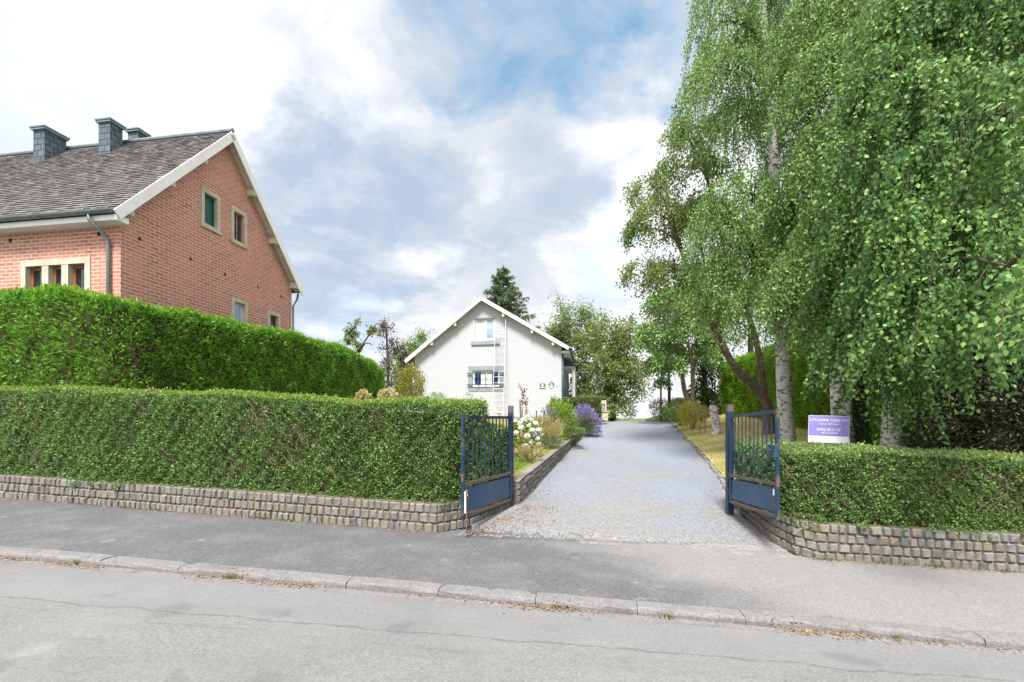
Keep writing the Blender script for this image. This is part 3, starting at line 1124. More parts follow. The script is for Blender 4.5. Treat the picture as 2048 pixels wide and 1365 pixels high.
def mat_rooftile():
    h = material('weathered_roof_tile')
    p = h.obj()
    c = h.ramp(h.island(), [(0.0, (0.090, 0.082, 0.084)), (0.5, (0.115, 0.105, 0.106)), (0.9, (0.14, 0.13, 0.128)), (1.0, (0.19, 0.18, 0.174))])
    n = h.noise(p, 7, 7, .75)
    big = h.noise(p, .9, 4, .6)
    c = h.mix(h.math('MULTIPLY', h.rng(n, .52, .66), h.rng(big, .35, .6, .1, .8)), c, (0.36, 0.345, 0.30))
    c = h.mix(h.rng(h.noise(p, 26, 3, .6), .63, .70, 0, .6), c, (0.42, 0.41, 0.38))
    c = h.mix(h.rng(h.noise(p, 2.1, 5, .7), .55, .7, 0, .5), c, (0.07, 0.06, 0.055))
    return finish(h, c, .9, h.bump(n, .6, .02), .15)


M_rooftile = mat_rooftile()
M_slate = mat_tiles('slate', (0.055, 0.082, 0.105), (0.095, 0.125, 0.155), (0.20, 0.185, 0.13), 0.24, 0.19, 0.75)
M_slate_roof = mat_tiles('dark_slate', (0.06, 0.07, 0.085), (0.10, 0.11, 0.125), (0.15, 0.15, 0.15), 0.25, 0.16, 0.3)
M_stone = plain('pale_stone', (0.52, 0.47, 0.385), 0.25, 3, 0.85, 0.2)
M_bluestone = plain('blue_stone', (0.27, 0.29, 0.325), 0.2, 4, 0.8, 0.25)
M_whitepaint = plain('white_paint', (0.80, 0.80, 0.80), 0.10, 3, 0.5, 0.4, bstr=.05)
M_soffit = plain('soffit_board', (0.56, 0.53, 0.47), 0.15, 3, 0.7)
M_zinc = plain('zinc', (0.19, 0.225, 0.245), 0.3, 5, 0.5, 0.5, 0.3, bstr=.05)
M_copper = plain('lead_cap', (0.20, 0.26, 0.29), 0.35, 5, 0.55, 0.5, 0.3, bstr=.1)
M_wood_win = plain('varnished_wood', (0.32, 0.12, 0.045), 0.4, 7, 0.4, 0.5, bstr=.05)
M_black = plain('black_hole', (0.012, 0.012, 0.013), 0.2, 4, 0.9)
M_pvc = plain('white_plastic', (0.72, 0.72, 0.72), 0.05, 3, 0.35, 0.5, bstr=.02)


def mat_glass(name, c, rough=0.06):
    h = material(name)
    n = h.noise(h.obj(), 1.6, 3, 0.5, 0.4)
    col = h.mix(h.rng(n, 0.4, 0.6), c, tuple(x * 2.2 for x in c))
    m = finish(h, col, rough, h.bump(n, 0.05, 0.02), 0.7)
    h.b.inputs['Coat Weight'].default_value = 0.4
    return m


M_glass = mat_glass('dark_glass', (0.018, 0.022, 0.028))
M_glass_blue = mat_glass('blue_glass', (0.14, 0.20, 0.30), 0.12)
M_blind_green = plain('green_blind', (0.012, 0.10, 0.075), 0.2, 5, 0.5, 0.4)
M_curtain_white = plain('white_curtain', (0.72, 0.71, 0.70), 0.06, 5, 0.9, 0.1)
M_curtain_blue = plain('navy_curtain', (0.014, 0.045, 0.13), 0.5, 8, 0.8, 0.2)
M_iron_blue = plain('blue_iron', (0.045, 0.10, 0.14), 0.3, 9, 0.5, 0.4)


class Face:
    """A wall plane: a along the wall, z up, d outwards."""

    def __init__(self, o, ax, n):
        self.o, self.ax, self.n = np.array(o, float), np.array(ax, float), np.array(n, float)

    def box(self, m, a0, a1, z0, z1, d0, d1):
        m.obox(self.o, self.ax, self.n, (0, 0, 1), (a0, a1), (d0, d1), (z0, z1))
        return m

    def frame(self, m, a0, a1, z0, z1, w, d0, d1, wb=None):
        wb = w if wb is None else wb
        self.box(m, a0, a0 + w, z0 + wb, z1 - w, d0, d1)
        self.box(m, a1 - w, a1, z0 + wb, z1 - w, d0, d1)
        self.box(m, a0, a1, z1 - w, z1, d0, d1)
        self.box(m, a0, a1, z0, z0 + wb, d0, d1)
        return m


def brick_house():
    Z0 = -0.6
    root = empty('brick_house', (-9.58, 11.5, 0), 'red brick house with a steep tiled gable above the tall hedge', 'house', rz=HROT)
    W, LEN, EAVE, APEX = 6.72, 17.0, 5.18, 8.86
    k = (APEX - EAVE) / (W / 2)
    gable = Face((0, 0, 0), (0, 1, 0), (1, 0, 0))
    front = Face((0, 0, 0), (-1, 0, 0), (0, -1, 0))
    # openings (outer size of the stone surround), gable: s, z / front: t, z
    gw = [(2.42, 3.14, 5.66, 6.84), (3.60, 4.30, 5.62, 6.80), (3.63, 4.34, 2.6, 3.87), (5.35, 6.03, 2.6, 3.82)]
    fw = (0.86, 2.96, 2.35, 3.98)
    m = MB()
    wall_panel(m, (0, 0, 0), (0, 1, 0), (0, 0, 1), (-1, 0, 0), [(0, Z0), (W, Z0), (W, EAVE), (W / 2, APEX), (0, EAVE)], gw)
    wall_panel(m, (0, 0, 0), (-1, 0, 0), (0, 0, 1), (0, 1, 0), [(0, Z0), (LEN, Z0), (LEN, EAVE), (0, EAVE)], [fw])
    wall_panel(m, (0, W, 0), (-1, 0, 0), (0, 0, 1), (0, -1, 0), [(0, Z0), (LEN, Z0), (LEN, EAVE), (0, EAVE)], [])
    wall_panel(m, (-LEN, 0, 0), (0, 1, 0), (0, 0, 1), (1, 0, 0), [(0, Z0), (W, Z0), (W, EAVE), (W / 2, APEX), (0, EAVE)], [])
    m.obj('wall', M_brick, root, uv=True)
    # roof: two slabs with an overhang
    ov, ovg = 0.30, 0.28
    nz = 1 / math.sqrt(1 + k * k)
    ny = k * nz
    sl = (W / 2 + ov) / nz
    rf = None
    for side in (0, 1):
        m = MB()
        y0 = -ov if side == 0 else W + ov
        up = np.array([0, nz * (1 if side == 0 else -1), ny])
        out = np.array([0, -ny if side == 0 else ny, nz])
        o = np.array([ovg, y0, EAVE - ov * k])
        m.obox(o, (-1, 0, 0), up, out, (0, LEN + 2 * ovg), (0, sl), (0.03, 0.085))
        nrow = 40
        hr = sl / nrow
        for r in range(nrow):
            x = -random.uniform(0, .2)
            while x < LEN + 2 * ovg:
                w = .19
                x0, x1 = max(x, 0.0), min(x + w - .006, LEN + 2 * ovg)
                x += w
                if x1 - x0 < .03:
                    continue
                lo = .112 + random.uniform(-.005, .006)
                j = random.uniform(-.012, .012)
                b0, b1 = r * hr + j - .012, (r + 1) * hr
                q = [o - np.array([1, 0, 0]) * xx + up * yy + out * zz for (xx, yy, zz) in
                     ((x0, b0, .086), (x1, b0, .086), (x1, b0, lo), (x0, b0, lo), (x0, b1, .088), (x1, b1, .088))]
                m.add(q, [(0, 1, 2, 3), (3, 2, 5, 4), (0, 3, 4), (1, 5, 2)])
        r_ = m.obj('roof', M_rooftile, root, uv=True)
        if side == 0:
            rf = r_
        # bargeboard along the gable
        b = MB()
        b.obox(o, (1, 0, 0), up, out, (-0.02, 0.015), (-0.05, sl + 0.02), (-0.13, 0.10))
        b.obj('bargeboard', M_whitepaint, root)
        b = MB()
        b.obox(o, (-1, 0, 0), up, out, (0.02, ovg - 0.005), (0.10, sl), (-0.06, 0.02))
        b.obj('soffit', M_soffit, root)
        for f in (0.10, 0.42, 0.72):
            c = MB()
            p = o + up * sl * f
            c.box(-0.004, ovg - 0.03, p[1] - 0.07, p[1] + 0.07, p[2] - 0.30, p[2] - 0.10)
            c.obj('bracket', M_soffit, root)
    m = MB()
    m.tube([(ovg, W / 2, APEX + 0.155), (-LEN, W / 2, APEX + 0.155)], 0.07, 8)
    m.obj('ridge', M_zinc, root)
    # eaves box, gutter, downpipe at the front
    m = MB()
    m.box(-LEN, ovg - 0.03, -ov - 0.02, -0.004, EAVE - ov * k - 0.16, EAVE - ov * k - 0.03)
    m.obj('eaves_board', M_whitepaint, root)
    m = MB()
    zg = EAVE - ov * k + 0.06
    prof = []
    for i in range(9):
        a = math.pi + math.pi * i / 8
        prof.append((-ov - 0.10 + 0.085 * math.cos(a), zg + 0.085 * math.sin(a)))
    vs, fs = [], []
    xs = np.linspace(0.22, -LEN, 24)
    for x in xs:
        for (yy, zz) in prof:
            vs.append((x, yy, zz))
    for i in range(len(xs) - 1):
        for j in range(8):
            fs.append((i * 9 + j, i * 9 + j + 1, (i + 1) * 9 + j + 1, (i + 1) * 9 + j))
    fs.append(tuple(range(9)))
    m.add(vs, fs)
    for x in np.arange(0.0, -LEN, -0.6):
        m.box(x - .012, x + .012, -ov - .19, -ov - .01, zg - .01, zg + .012)
    m.obj('gutter', M_zinc, root, smooth=False)
    m = MB()
    m.tube([(-.42, -ov - .10, zg - .08), (-.42, -ov - .10, zg - .2), (-.30, -.12, zg - .50), (-.27, -.07, zg - .62), (-.27, -.07, Z0)], .042, 10)
    m.tube([(-.27, -.07, 2.6), (-.27, -.07, 2.68)], .052, 10)
    m.obj('downpipe', M_zinc, root, smooth=True)
    m = MB()
    m.tube([(0.02, W + ov + .09, zg - .05), (0.02, W + ov + .02, zg - .3), (0.02, W + .07, zg - .6), (0.02, W + .07, Z0)], .04, 8)
    m.obj('downpipe', M_zinc, root, smooth=True)
    # gable windows
    for i, (a0, a1, z0, z1) in enumerate(gw):
        m = MB()
        gable.frame(m, a0 - .002, a1 + .002, z0 - .002, z1 + .002, .12, -.10, .022, .14)
        gable.box(m, a0 - .03, a1 + .03, z0 - .004, z0 + .10, .023, .05)
        w = m.obj('window', M_stone, root)
        m = MB()
        gable.frame(m, a0 + .123, a1 - .123, z0 + .143, z1 - .123, .045, -.13, -.085)
        if i == 1:
            gable.box(m, (a0 + a1) / 2 - .02, (a0 + a1) / 2 + .02, z0 + .19, z1 - .17, -.13, -.087)
        m.obj('frame', [M_blind_green, M_wood_win, M_pvc, M_wood_win][i], w)
        m = MB()
        gable.box(m, a0 + .13, a1 - .13, z0 + .15, z1 - .13, -.17, -.112)
        m.obj('pane', [M_blind_green, M_glass, M_glass_blue, M_glass][i], w)
    # three-light front window
    a0, a1, z0, z1 = fw
    m = MB()
    front.frame(m, a0 - .002, a1 + .002, z0 - .002, z1 + .002, .16, -.12, .024)
    n = 3
    inner = (a1 - a0 - .32)
    for j in (1, 2):
        c = a0 + .16 + inner * j / 3
        front.box(m, c - .10, c + .10, z0 + .16, z1 - .16, -.12, .018)
    w = m.obj('window', M_stone, root)
    for j in range(3):
        l0 = a0 + .16 + inner * j / 3 + (.10 if j else 0)
        l1 = a0 + .16 + inner * (j + 1) / 3 - (.10 if j < 2 else 0)
        m = MB()
        front.frame(m, l0 + .003, l1 - .003, z0 + .163, z1 - .163, .07, -.17, -.10)
        m.obj('frame', M_wood_win, w)
        m = MB()
        front.box(m, l0 + .01, l1 - .01, z0 + .17, z1 - .17, -.2, -.14)
        m.obj('pane', M_glass, w)
    # small ventilation openings left in the brickwork
    for (s, z) in ((.5, 4.55), (2.05, 4.55), (3.35, 4.5), (4.85, 4.5), (6.1, 4.5)):
        m = MB()
        gable.box(m, s - .035, s + .035, z - .045, z + .045, -.05, .004)
        m.obj('vent', M_black, root)
    for t in (.62, 3.3, 4.6):
        m = MB()
        front.box(m, t - .05, t + .05, 4.48, 4.57, -.05, .004)
        m.obj('vent', M_black, root)
    # chimneys
    for (t0, t1, s0, s1, zb, zt) in ((5.85, 6.29, 2.62, 3.25, 7.7, 9.27), (3.51, 3.94, 2.72, 3.12, 7.7, 9.33), (3.62, 4.02, 3.75, 4.10, 7.8, 9.66)):
        m = MB()
        m.box(-t1, -t0, s0, s1, zb, zt)
        c = m.obj('chimney', M_slate, rf, uv=True)
        m = MB()
        m.box(-t1 - .07, -t0 + .07, s0 - .07, s1 + .07, zt + .002, zt + .045)
        m.box(-t1 - .05, -t0 + .05, s0 - .05, s1 + .05, zt - .06, zt + .001)
        m.obj('chimney_cap', M_copper, rf)
    m = MB()
    m.box(-6.52, -4.95, 1.2, 2.0, 6.35, 6.36)
    return root


brick_house()


def white_house():
    O = np.array([2.53, 24.0, 0.0])
    root = empty('white_house', O, 'white painted brick house with a gable end facing the gates', 'house', rz=HROT)
    Z0 = -0.3
    W, DEP = 7.85, 9.0
    tA, zA = 4.13, 6.18                      # apex
    zR, zL = 3.70, 3.30                      # wall heads at the right and left corner
    face = Face((0, 0, 0), (-1, 0, 0), (0, -1, 0))

    def tu(u):
        q = (u - UC) / F
        return (2.53 - 24 * q) / (0.987 + 0.16 * q)

    def zv(v, t):
        return (VH - v) / F * (24 + 0.16 * t)
    u1 = (tu(989), tu(951), zv(683, 4.3), zv(638, 4.3))
    l1 = (tu(1007), tu(937), zv(783, 4.2), zv(733, 4.2))
    m = MB()
    outline = [(0, Z0), (W, Z0), (W, zL), (tA, zA), (0, zR)]
    li = (l1[0] + .22, l1[1] - .22, l1[2] + .22, l1[3] - .2)
    wall_panel(m, (0, 0, 0), (-1, 0, 0), (0, 0, 1), (0, 1, 0), outline, [u1, l1])
    wall_panel(m, (0, 0, 0), (0, 1, 0), (0, 0, 1), (-1, 0, 0), [(0, Z0), (DEP, Z0), (DEP, zR), (0, zR)], [])
    wall_panel(m, (-W, 0, 0), (0, 1, 0), (0, 0, 1), (1, 0, 0), [(0, Z0), (DEP, Z0), (DEP, zL), (0, zL)], [])
    wall_panel(m, (0, DEP, 0), (-1, 0, 0), (0, 0, 1), (0, -1, 0), outline, [])
    m.obj('wall', M_white_brick, root, uv=True)
    m = MB()
    face.box(m, .02, W - .02, Z0, 0.03, .003, .03)
    m.obj('plinth', M_bluestone, root)
    ovg = 0.35
    for side in (0, 1):
        if side == 0:
            run, rise, ov = tA, zA - zR, 0.42
        else:
            run, rise, ov = W - tA, zA - zL, 0.50
        L = math.hypot(run, rise)
        ux = np.array([(1 if side else -1) * -1.0 * run / L, 0, -rise / L])      # down the slope
        up = -ux
        out = np.array([(-1 if side else 1) * rise / L, 0, run / L])
        foot = np.array([-tA, -ovg, zA]) + ux * (L + ov)
        m = MB()
        m.obox(foot, up, (0, 1, 0), out, (0, L + ov), (0, DEP + 2 * ovg), (0.03, 0.10))
        m.obj('roof', M_slate_roof, root, uv=True)
        m = MB()
        m.obox(foot, up, (0, -1, 0), out, (-0.03, L + ov + .02), (-0.02, 0.02), (-0.10, 0.075))
        m.obj('bargeboard', M_whitepaint, root)
        m = MB()
        m.obox(foot, up, (0, 1, 0), out, (0.08, L + ov), (0.022, ovg - .004), (-0.03, 0.02))
        m.obj('soffit', M_whitepaint, root)
        for f in ((.10, .36, .72) if side == 0 else (.28, .62)):
            p = np.array([-tA, -ovg, zA]) + ux * L * (1 - f)
            m = MB()
            m.box(p[0] - .06, p[0] + .06, -ovg + .03, -.004, p[2] - .30, p[2] - .09)
            m.obj('bracket', M_soffit, root)
    m = MB()
    m.box(.004, .40, .02, DEP, zR - .42, zR - .30)
    m.obj('eaves_board', M_whitepaint, root)
    m = MB()
    m.tube([(.47, -.3, zR - .22), (.47, DEP, zR - .22)], .075, 8)
    m.obj('gutter', M_zinc, root, smooth=True)
    m = MB()
    m.tube([(-W - .46, -.25, zL - .32), (-W - .44, DEP, zL - .32)], .07, 8)
    m.obj('gutter', M_zinc, root, smooth=True)
    m = MB()
    m.tube([(-W - .44, -.05, zL - .36), (-W - .30, -.05, zL - .48), (-W - .07, -.05, zL - .5), (-W - .06, -.05, Z0)], .045, 8)
    m.obj('downpipe', M_whitepaint, root, smooth=True)
    m = MB()
    m.tube([(.06, .08, zR - .4), (.06, .08, Z0)], .045, 8)
    m.obj('downpipe', M_iron_blue, root, smooth=True)
    # porch on the right-hand side
    m = MB()
    m.box(.01, .62, 2.2, 5.4, 2.72, 2.86)
    m.box(.45, .62, 2.25, 2.45, Z0, 2.72)
    m.box(.45, .62, 5.1, 5.3, Z0, 2.72)
    m.box(.01, .62, 2.5, 5.0, Z0, .75)
    p = m.obj('porch', M_whitepaint, root)
    m = MB()
    m.prism([(.0, 2.05, 2.865), (.75, 2.05, 2.865), (.75, 2.05, 2.93), (.0, 2.05, 3.22)], (0, 3.5, 0))
    m.obj('porch_roof', M_slate_roof, p, uv=True)
    m = MB()
    m.box(.47, .60, 2.6, 4.95, .80, 2.0)
    m.obj('pane', M_glass_blue, p)
    # upper window
    a0, a1, z0, z1 = u1
    m = MB()
    face.frame(m, a0 + .002, a1 - .002, z0 + .002, z1 - .002, .05, -.13, -.07)
    c = a0 + (a1 - a0) * .50
    face.box(m, c - .03, c + .03, z0 + .054, z1 - .054, -.13, -.068)
    w = m.obj('window', M_pvc, root)
    m = MB()
    face.frame(m, a0 + .052, c - .032, z0 + .052, z1 - .052, .035, -.128, -.05, .10)
    m.obj('frame', M_pvc, w)
    m = MB()
    face.box(m, a0 + .085, c - .065, z0 + .15, z1 - .085, -.125, -.09)
    m.obj('pane', M_glass_blue, w)
    m = MB()
    face.box(m, c + .032, a1 - .053, z0 + .055, z1 - .055, -.125, -.115)
    m.obj('curtain', M_curtain_white, w)
    m = MB()
    face.box(m, a0 - .28, a1 + .22, z0 - .19, z0 - .001, -.02, .07)
    m.obj('sill', M_bluestone, w)
    m = MB()
    face.box(m, a0 - .03, a1 + .06, z1 + .001, z1 + .055, -.02, .03)
    m.obj('lintel', M_bluestone, w)
    # lower window with its stone surround and iron bars
    a0, a1, z0, z1 = l1
    m = MB()
    face.frame(m, a0 - .002, a1 + .002, z0 - .002, z1 + .002, .22, -.14, .02, .24)
    w = m.obj('window', M_bluestone, root)
    b0, b1, y0, y1 = a0 + .225, a1 - .225, z0 + .245, z1 - .225
    m = MB()
    face.frame(m, b0, b1, y0, y1, .07, -.12, -.05)
    face.box(m, (b0 + b1) / 2 - .06, (b0 + b1) / 2 + .06, y0 + .073, y1 - .073, -.12, -.052)
    m.obj('frame', M_pvc, w)
    m = MB()
    face.box(m, b0 + .06, b1 - .06, y0 + .06, y1 - .06, -.14, -.11)
    m.obj('curtain', M_curtain_white, w)
    for (c0, c1) in ((b1 - .42, b1 - .10), (b0 + .08, b0 + .40)):
        m = MB()
        nfold = 5
        for i in range(nfold):
            x0 = c0 + (c1 - c0) * i / nfold
            face.box(m, x0, x0 + (c1 - c0) / nfold * .96, y0 + .08, y1 - .06, -.109, -.085 + (i % 2) * .012)
        m.obj('curtain', M_curtain_blue, w)
    m = MB()
    for zz in (y0 + .10, y1 - .16):
        face.box(m, a0 - .06, a1 + .06, zz - .022, zz + .022, .07, .11)
        face.box(m, a0 - .02, a0 + .01, zz - .022, zz + .022, .021, .07)
        face.box(m, a1 - .01, a1 + .02, zz - .022, zz + .022, .021, .07)
    for f in (.30, .5, .70):
        aa = a0 + (a1 - a0) * f
        face.box(m, aa - .016, aa + .016, y0 + .02, y1 - .08, .112, .14)
    m.obj('window_bars', M_iron_blue, w)
    return root, face, tu, zv


WH, wh_face, tu, zv = white_house()


def wh_world(t, d, z):
    c, s = math.cos(HROT), math.sin(HROT)
    x, y = -t, -d
    return np.array([2.53 + c * x - s * y, 24 + s * x + c * y, z])


def ladder():
    m_al = plain('aluminium', (0.50, 0.53, 0.56), 0.1, 6, 0.4, 0.5, 0.3, bstr=.05)
    t0, t1 = tu(1013), tu(992)
    base = wh_world((t0 + t1) / 2, 0, 0)
    root = empty('ladder', (base[0], base[1], -.05), 'long aluminium ladder leaning beside the barred window of the white house', 'ladder', rz=HROT)
    w = (t1 - t0) / 2
    top = [4.55, 5.15]
    for i, sx in enumerate((-1, 1)):
        m = MB()
        H = top[i]
        pts = [(sx * w, -.95, .0), (sx * w, -.95 + .80 * H / 5.15, H)]
        d = np.array(pts[1]) - np.array(pts[0])
        L = np.linalg.norm(d)
        m.obox(pts[0], (1, 0, 0), (0, d[2] / L, -d[1] / L), d / L, (-.013, .013), (-.03, .03), (0, L))
        m.obj('rail', m_al, root)
    z = .3
    while z < 4.5:
        y = -.95 + .80 * z / 5.15
        m = MB()
        m.tube([(-w, y, z), (w, y, z)], .017, 6)
        m.obj('rung', m_al, root)
        z += .30


ladder()


def text_mesh(s, size, mat, parent, name, loc, rot, extrude=0.0008):
    cu = bpy.data.curves.new(name, 'FONT')
    cu.body = s
    cu.size = size
    cu.align_x, cu.align_y = 'CENTER', 'CENTER'
    cu.extrude = extrude
    cu.resolution_u = 3
    tmp = bpy.data.objects.new(name, cu)
    COL.objects.link(tmp)
    dg = bpy.context.evaluated_depsgraph_get()
    me = bpy.data.meshes.new_from_object(tmp.evaluated_get(dg))
    bpy.data.objects.remove(tmp)
    me.name = name
    o = link(name, me, mat, parent)
    o.location = loc
    o.rotation_euler = rot
    return o


M_green_sign = plain('green_enamel', (0.015, 0.17, 0.085), 0.1, 8, 0.35, 0.5, bstr=.02)
M_sign_white = plain('white_lettering', (0.78, 0.78, 0.80), 0.04, 8, 0.5, 0.3, bstr=.0)
M_sign_cyan = plain('cyan_enamel', (0.22, 0.55, 0.68), 0.1, 8, 0.4, 0.4, bstr=.0)


def plaques():
    # rectangular plaque with a white heart-like mark and a line of text
    t, z = tu(1085), zv(772, 0)
    o = wh_world(t, .012, z)
    r = empty('wall_plaque', o, 'small rectangular green plaque with a white emblem on the white gable', 'plaque', rz=HROT)
    m = MB()
    m.box(-.14, .14, -.02, 0, -.12, .12)
    m.obj('plate', M_green_sign, r, bevel=.004)
    m = MB()
    hp = []
    for i in range(24):
        a = 2 * math.pi * i / 24
        hp.append((16 * math.sin(a) ** 3 * .0042, -.0215, (13 * math.cos(a) - 5 * math.cos(2 * a) - 2 * math.cos(3 * a) - math.cos(4 * a)) * .0042 + .025))
    m.prism(hp, (0, -.003, 0))
    m.obj('emblem', M_sign_white, r)
    m = MB()
    m.box(-.115, .115, -.024, -.0205, -.098, -.07)
    m.obj('text_band', M_sign_white, r)
    # house-shaped plaque
    t, z = tu(1103), zv(770, 0)
    r = empty('wall_plaque', wh_world(t, .012, z), 'house-shaped green and white plaque on the white gable', 'plaque', rz=HROT)
    m = MB()
    m.prism([(-.135, 0, -.06), (.135, 0, -.06), (.135, 0, .06), (0, 0, .17), (-.135, 0, .06)], (0, -.02, 0))
    m.obj('plate', M_green_sign, r)
    m = MB()
    m.prism([(-.135, 0, -.062), (.135, 0, -.062), (0, 0, -.17)], (0, -.02, 0))
    m.obj('lower_plate', M_sign_white, r)
    m = MB()
    for i in range(14):
        a0, a1 = R(60 + 300 * i / 14), R(60 + 300 * (i + 1) / 14)
        m.prism([(.062 * math.cos(a0), -.0205, .03 + .072 * math.sin(a0)), (.062 * math.cos(a1), -.0205, .03 + .072 * math.sin(a1)), (.046 * math.cos(a1), -.0205, .03 + .055 * math.sin(a1)), (.046 * math.cos(a0), -.0205, .03 + .055 * math.sin(a0))], (0, -.003, 0))
    m.prism([(-.01, -.0205, -.01), (.03, -.0205, .015), (.02, -.0205, .075), (-.005, -.0205, .04)], (0, -.003, 0))
    m.obj('emblem', M_sign_white, r)
    t, z = tu(1114.5), zv(771, 0)
    r = empty('wall_plaque', wh_world(t, .012, z), 'tiny pale blue plaque near the right corner of the white gable', 'plaque', rz=HROT)
    m = MB()
    m.box(-.045, .045, -.015, 0, -.06, .06)
    m.obj('plate', M_sign_white, r)
    m = MB()
    m.prism([(-.032, -.0155, -.045), (.032, -.0155, -.045), (.032, -.0155, .01), (0, -.0155, .045), (-.032, -.0155, .01)], (0, -.003, 0))
    m.obj('emblem', M_sign_cyan, r)


plaques()


# ------------------------------------------------------------------ gates
def mat_blue_metal(name, base, rust_amt, faded):
    h = material(name)
    o = h.obj()
    n = h.noise(o, 5.5, 7, 0.68, 0.3)
    f = h.noise(o, 1.8, 4, 0.6)
    col = h.mix(h.rng(f, 0.35, 0.7), base, faded)
    rust = h.rng(n, 0.60 - rust_amt, 0.66 - rust_amt)
    col = h.mix(rust, col, (0.105, 0.07, 0.055))
    return finish(h, col, h.rng(rust, 0, 1, 0.42, 0.85), h.bump(h.noise(o, 30, 4), 0.15, 0.005), 0.4)


M_gate = mat_blue_metal('blue_gate_paint', (0.007, 0.025, 0.055), 0.05, (0.020, 0.046, 0.085))
M_gate_panel = mat_blue_metal('blue_panel_paint', (0.009, 0.042, 0.112), 0.04, (0.032, 0.082, 0.160))
M_gate_rail = mat_blue_metal('rusty_rail_paint', (0.04, 0.06, 0.09), 0.14, (0.12, 0.115, 0.125))
M_post = mat_blue_metal('post_paint', (0.006, 0.020, 0.048), 0.03, (0.018, 0.038, 0.068))
M_post_top = plain('rusty_post_top', (0.12, 0.09, 0.08), 0.4, 9, 0.8)
M_rustrod = plain('rusty_rod', (0.26, 0.11, 0.05), 0.4, 12, 0.85)
M_latch = plain('lock_paint', (0.022, 0.055, 0.09), 0.3, 6, 0.45, 0.4)


def gate(label, hinge, free, z0, z1, zrail, tilt, nbars, side, lock):
    hinge, free = np.array(hinge, float), np.array(free, float)
    L = float(np.linalg.norm(free - hinge))
    ang = math.atan2(free[1] - hinge[1], free[0] - hinge[0])
    root = empty('gate', (hinge[0], hinge[1], 0), label, 'gate', 'pair of blue metal gates', rz=ang)
    k = tilt / L
    ax = np.array([1, 0, k])

    def bx(m, a, z, y):
        m.obox((0, 0, 0), ax, (0, 1, 0), (0, 0, 1), a, y, z)
        return m
    t = .020
    bx(MB(), (0, .045), (z0, z1), (-t, t)).obj('stile', M_gate, root)
    bx(MB(), (L - .045, L), (z0 - .02, z1 + .015), (-t, t)).obj('stile', M_gate, root)
    bx(MB(), (.046, L - .046), (z1 - .045, z1), (-t, t)).obj('top_rail', M_gate, root)
    bx(MB(), (.046, L - .046), (zrail - .02, zrail + .025), (-t, t)).obj('middle_rail', M_gate_rail, root)
    bx(MB(), (.046, L - .046), (z0, z0 + .045), (-t, t)).obj('bottom_rail', M_gate_rail, root)
    bx(MB(), (.075, L - .075), (z0 + .075, zrail - .05), (-.006, .006)).obj('panel', M_gate_panel, root)
    m = MB()
    for a in (.055, L - .067):
        for z in (z0 + .12, zrail - .12):
            bx(MB(), (a - .01, a + .025), (z, z + .03), (-.005, .005)).obj('bracket', M_gate_rail, root)
    for i in range(nbars):
        a = .045 + (L - .09) * (i + 1) / (nbars + 1)
        bx(MB(), (a - .007, a + .007), (zrail + .026, z1 - .046), (-.007, .007)).obj('bar', M_gate, root)
    for z in (z0 + .12, z1 - .18):
        m = MB()
        m.tube([(-.03, 0, z), (-.03, 0, z + .09)], .018, 8)
        m.box(-.03, .01, -.012, .012, z + .03, z + .06)
        m.obj('hinge', M_gate, root)
    y = side
    if lock:
        z = (z1 + zrail) / 2 - .06 + k * L
        m = MB()
        m.box(L - .17, L + .012, y * .03 - .028, y * .03 + .028, z - .085, z + .085)
        lk = m.obj('lock', M_latch, root, bevel=.012)
        m = MB()
        m.tube([(L - .05, y * .06, z + .02), (L - .05, y * .105, z + .02), (L - .15, y * .105, z + .015)], .010, 6)
        m.obj('handle', M_latch, lk)
        m = MB()
        zz = zrail - .16 + k * L
        m.box(L - .125, L - .085, y * .0075 - .001, y * .0075 + .001, zz, zz + .085)
        m.obj('label_plate', M_sign_white, root)
    else:
        z = (z1 + zrail) / 2 - .0
        m = MB()
        m.box(L - .07, L + .012, -.024, .024, z - .09, z + .06)
        m.obj('lock', M_latch, root, bevel=.006)
        m = MB()
        m.tube([(L - .03, y * .05, zrail - .06), (L - .035, y * .05, z0 + .02), (L - .04, y * .05, z0 - .215)], .009, 6)
        b = m.obj('drop_bolt', M_rustrod, root)
        m = MB()
        m.tube([(L - .03, y * .032, zrail - .10), (L - .03, y * .032, z0 + .08)], .013, 6)
        m.tube([(L - .03, y * .032, zrail - .10), (L - .07, y * .032, zrail - .09), (L - .09, y * .032, zrail - .16)], .012, 6)
        m.obj('bolt_sleeve', M_sign_white, b)


gate('blue metal gate leaf open against the left hedge, with rusty drop bolt', (-0.02, 8.05), (-0.70, 6.60), -1.43, .02, -.955, 0.0, 11, -1 * -1, False)
gate('blue metal gate leaf open against the right hedge, with box lock', (3.60, 7.74), (3.50, 6.18), -1.41, .03, -.96, .075, 10, -1, True)


def post(label, x, y, zb, zt, w=.05):
    r = empty('gate_post', (x, y, zb), label, 'gate post', 'blue steel gate posts')
    h = zt - zb
    m = MB()
    m.box(-w, w, -w, w, -.2, h - .12)
    m.obj('shaft', M_post, r, bevel=.004)
    m = MB()
    m.box(-w + .001, w - .001, -w + .001, w - .001, h - .119, h)
    m.obj('post_head', M_post_top, r, bevel=.004)


post('blue steel post hinging the left gate beside the hydrangea', 0.0 - .02, 8.16, -1.60, .20)
post('blue steel post hinging the right gate beside the lawn', 3.64, 7.86, -1.62, .21)


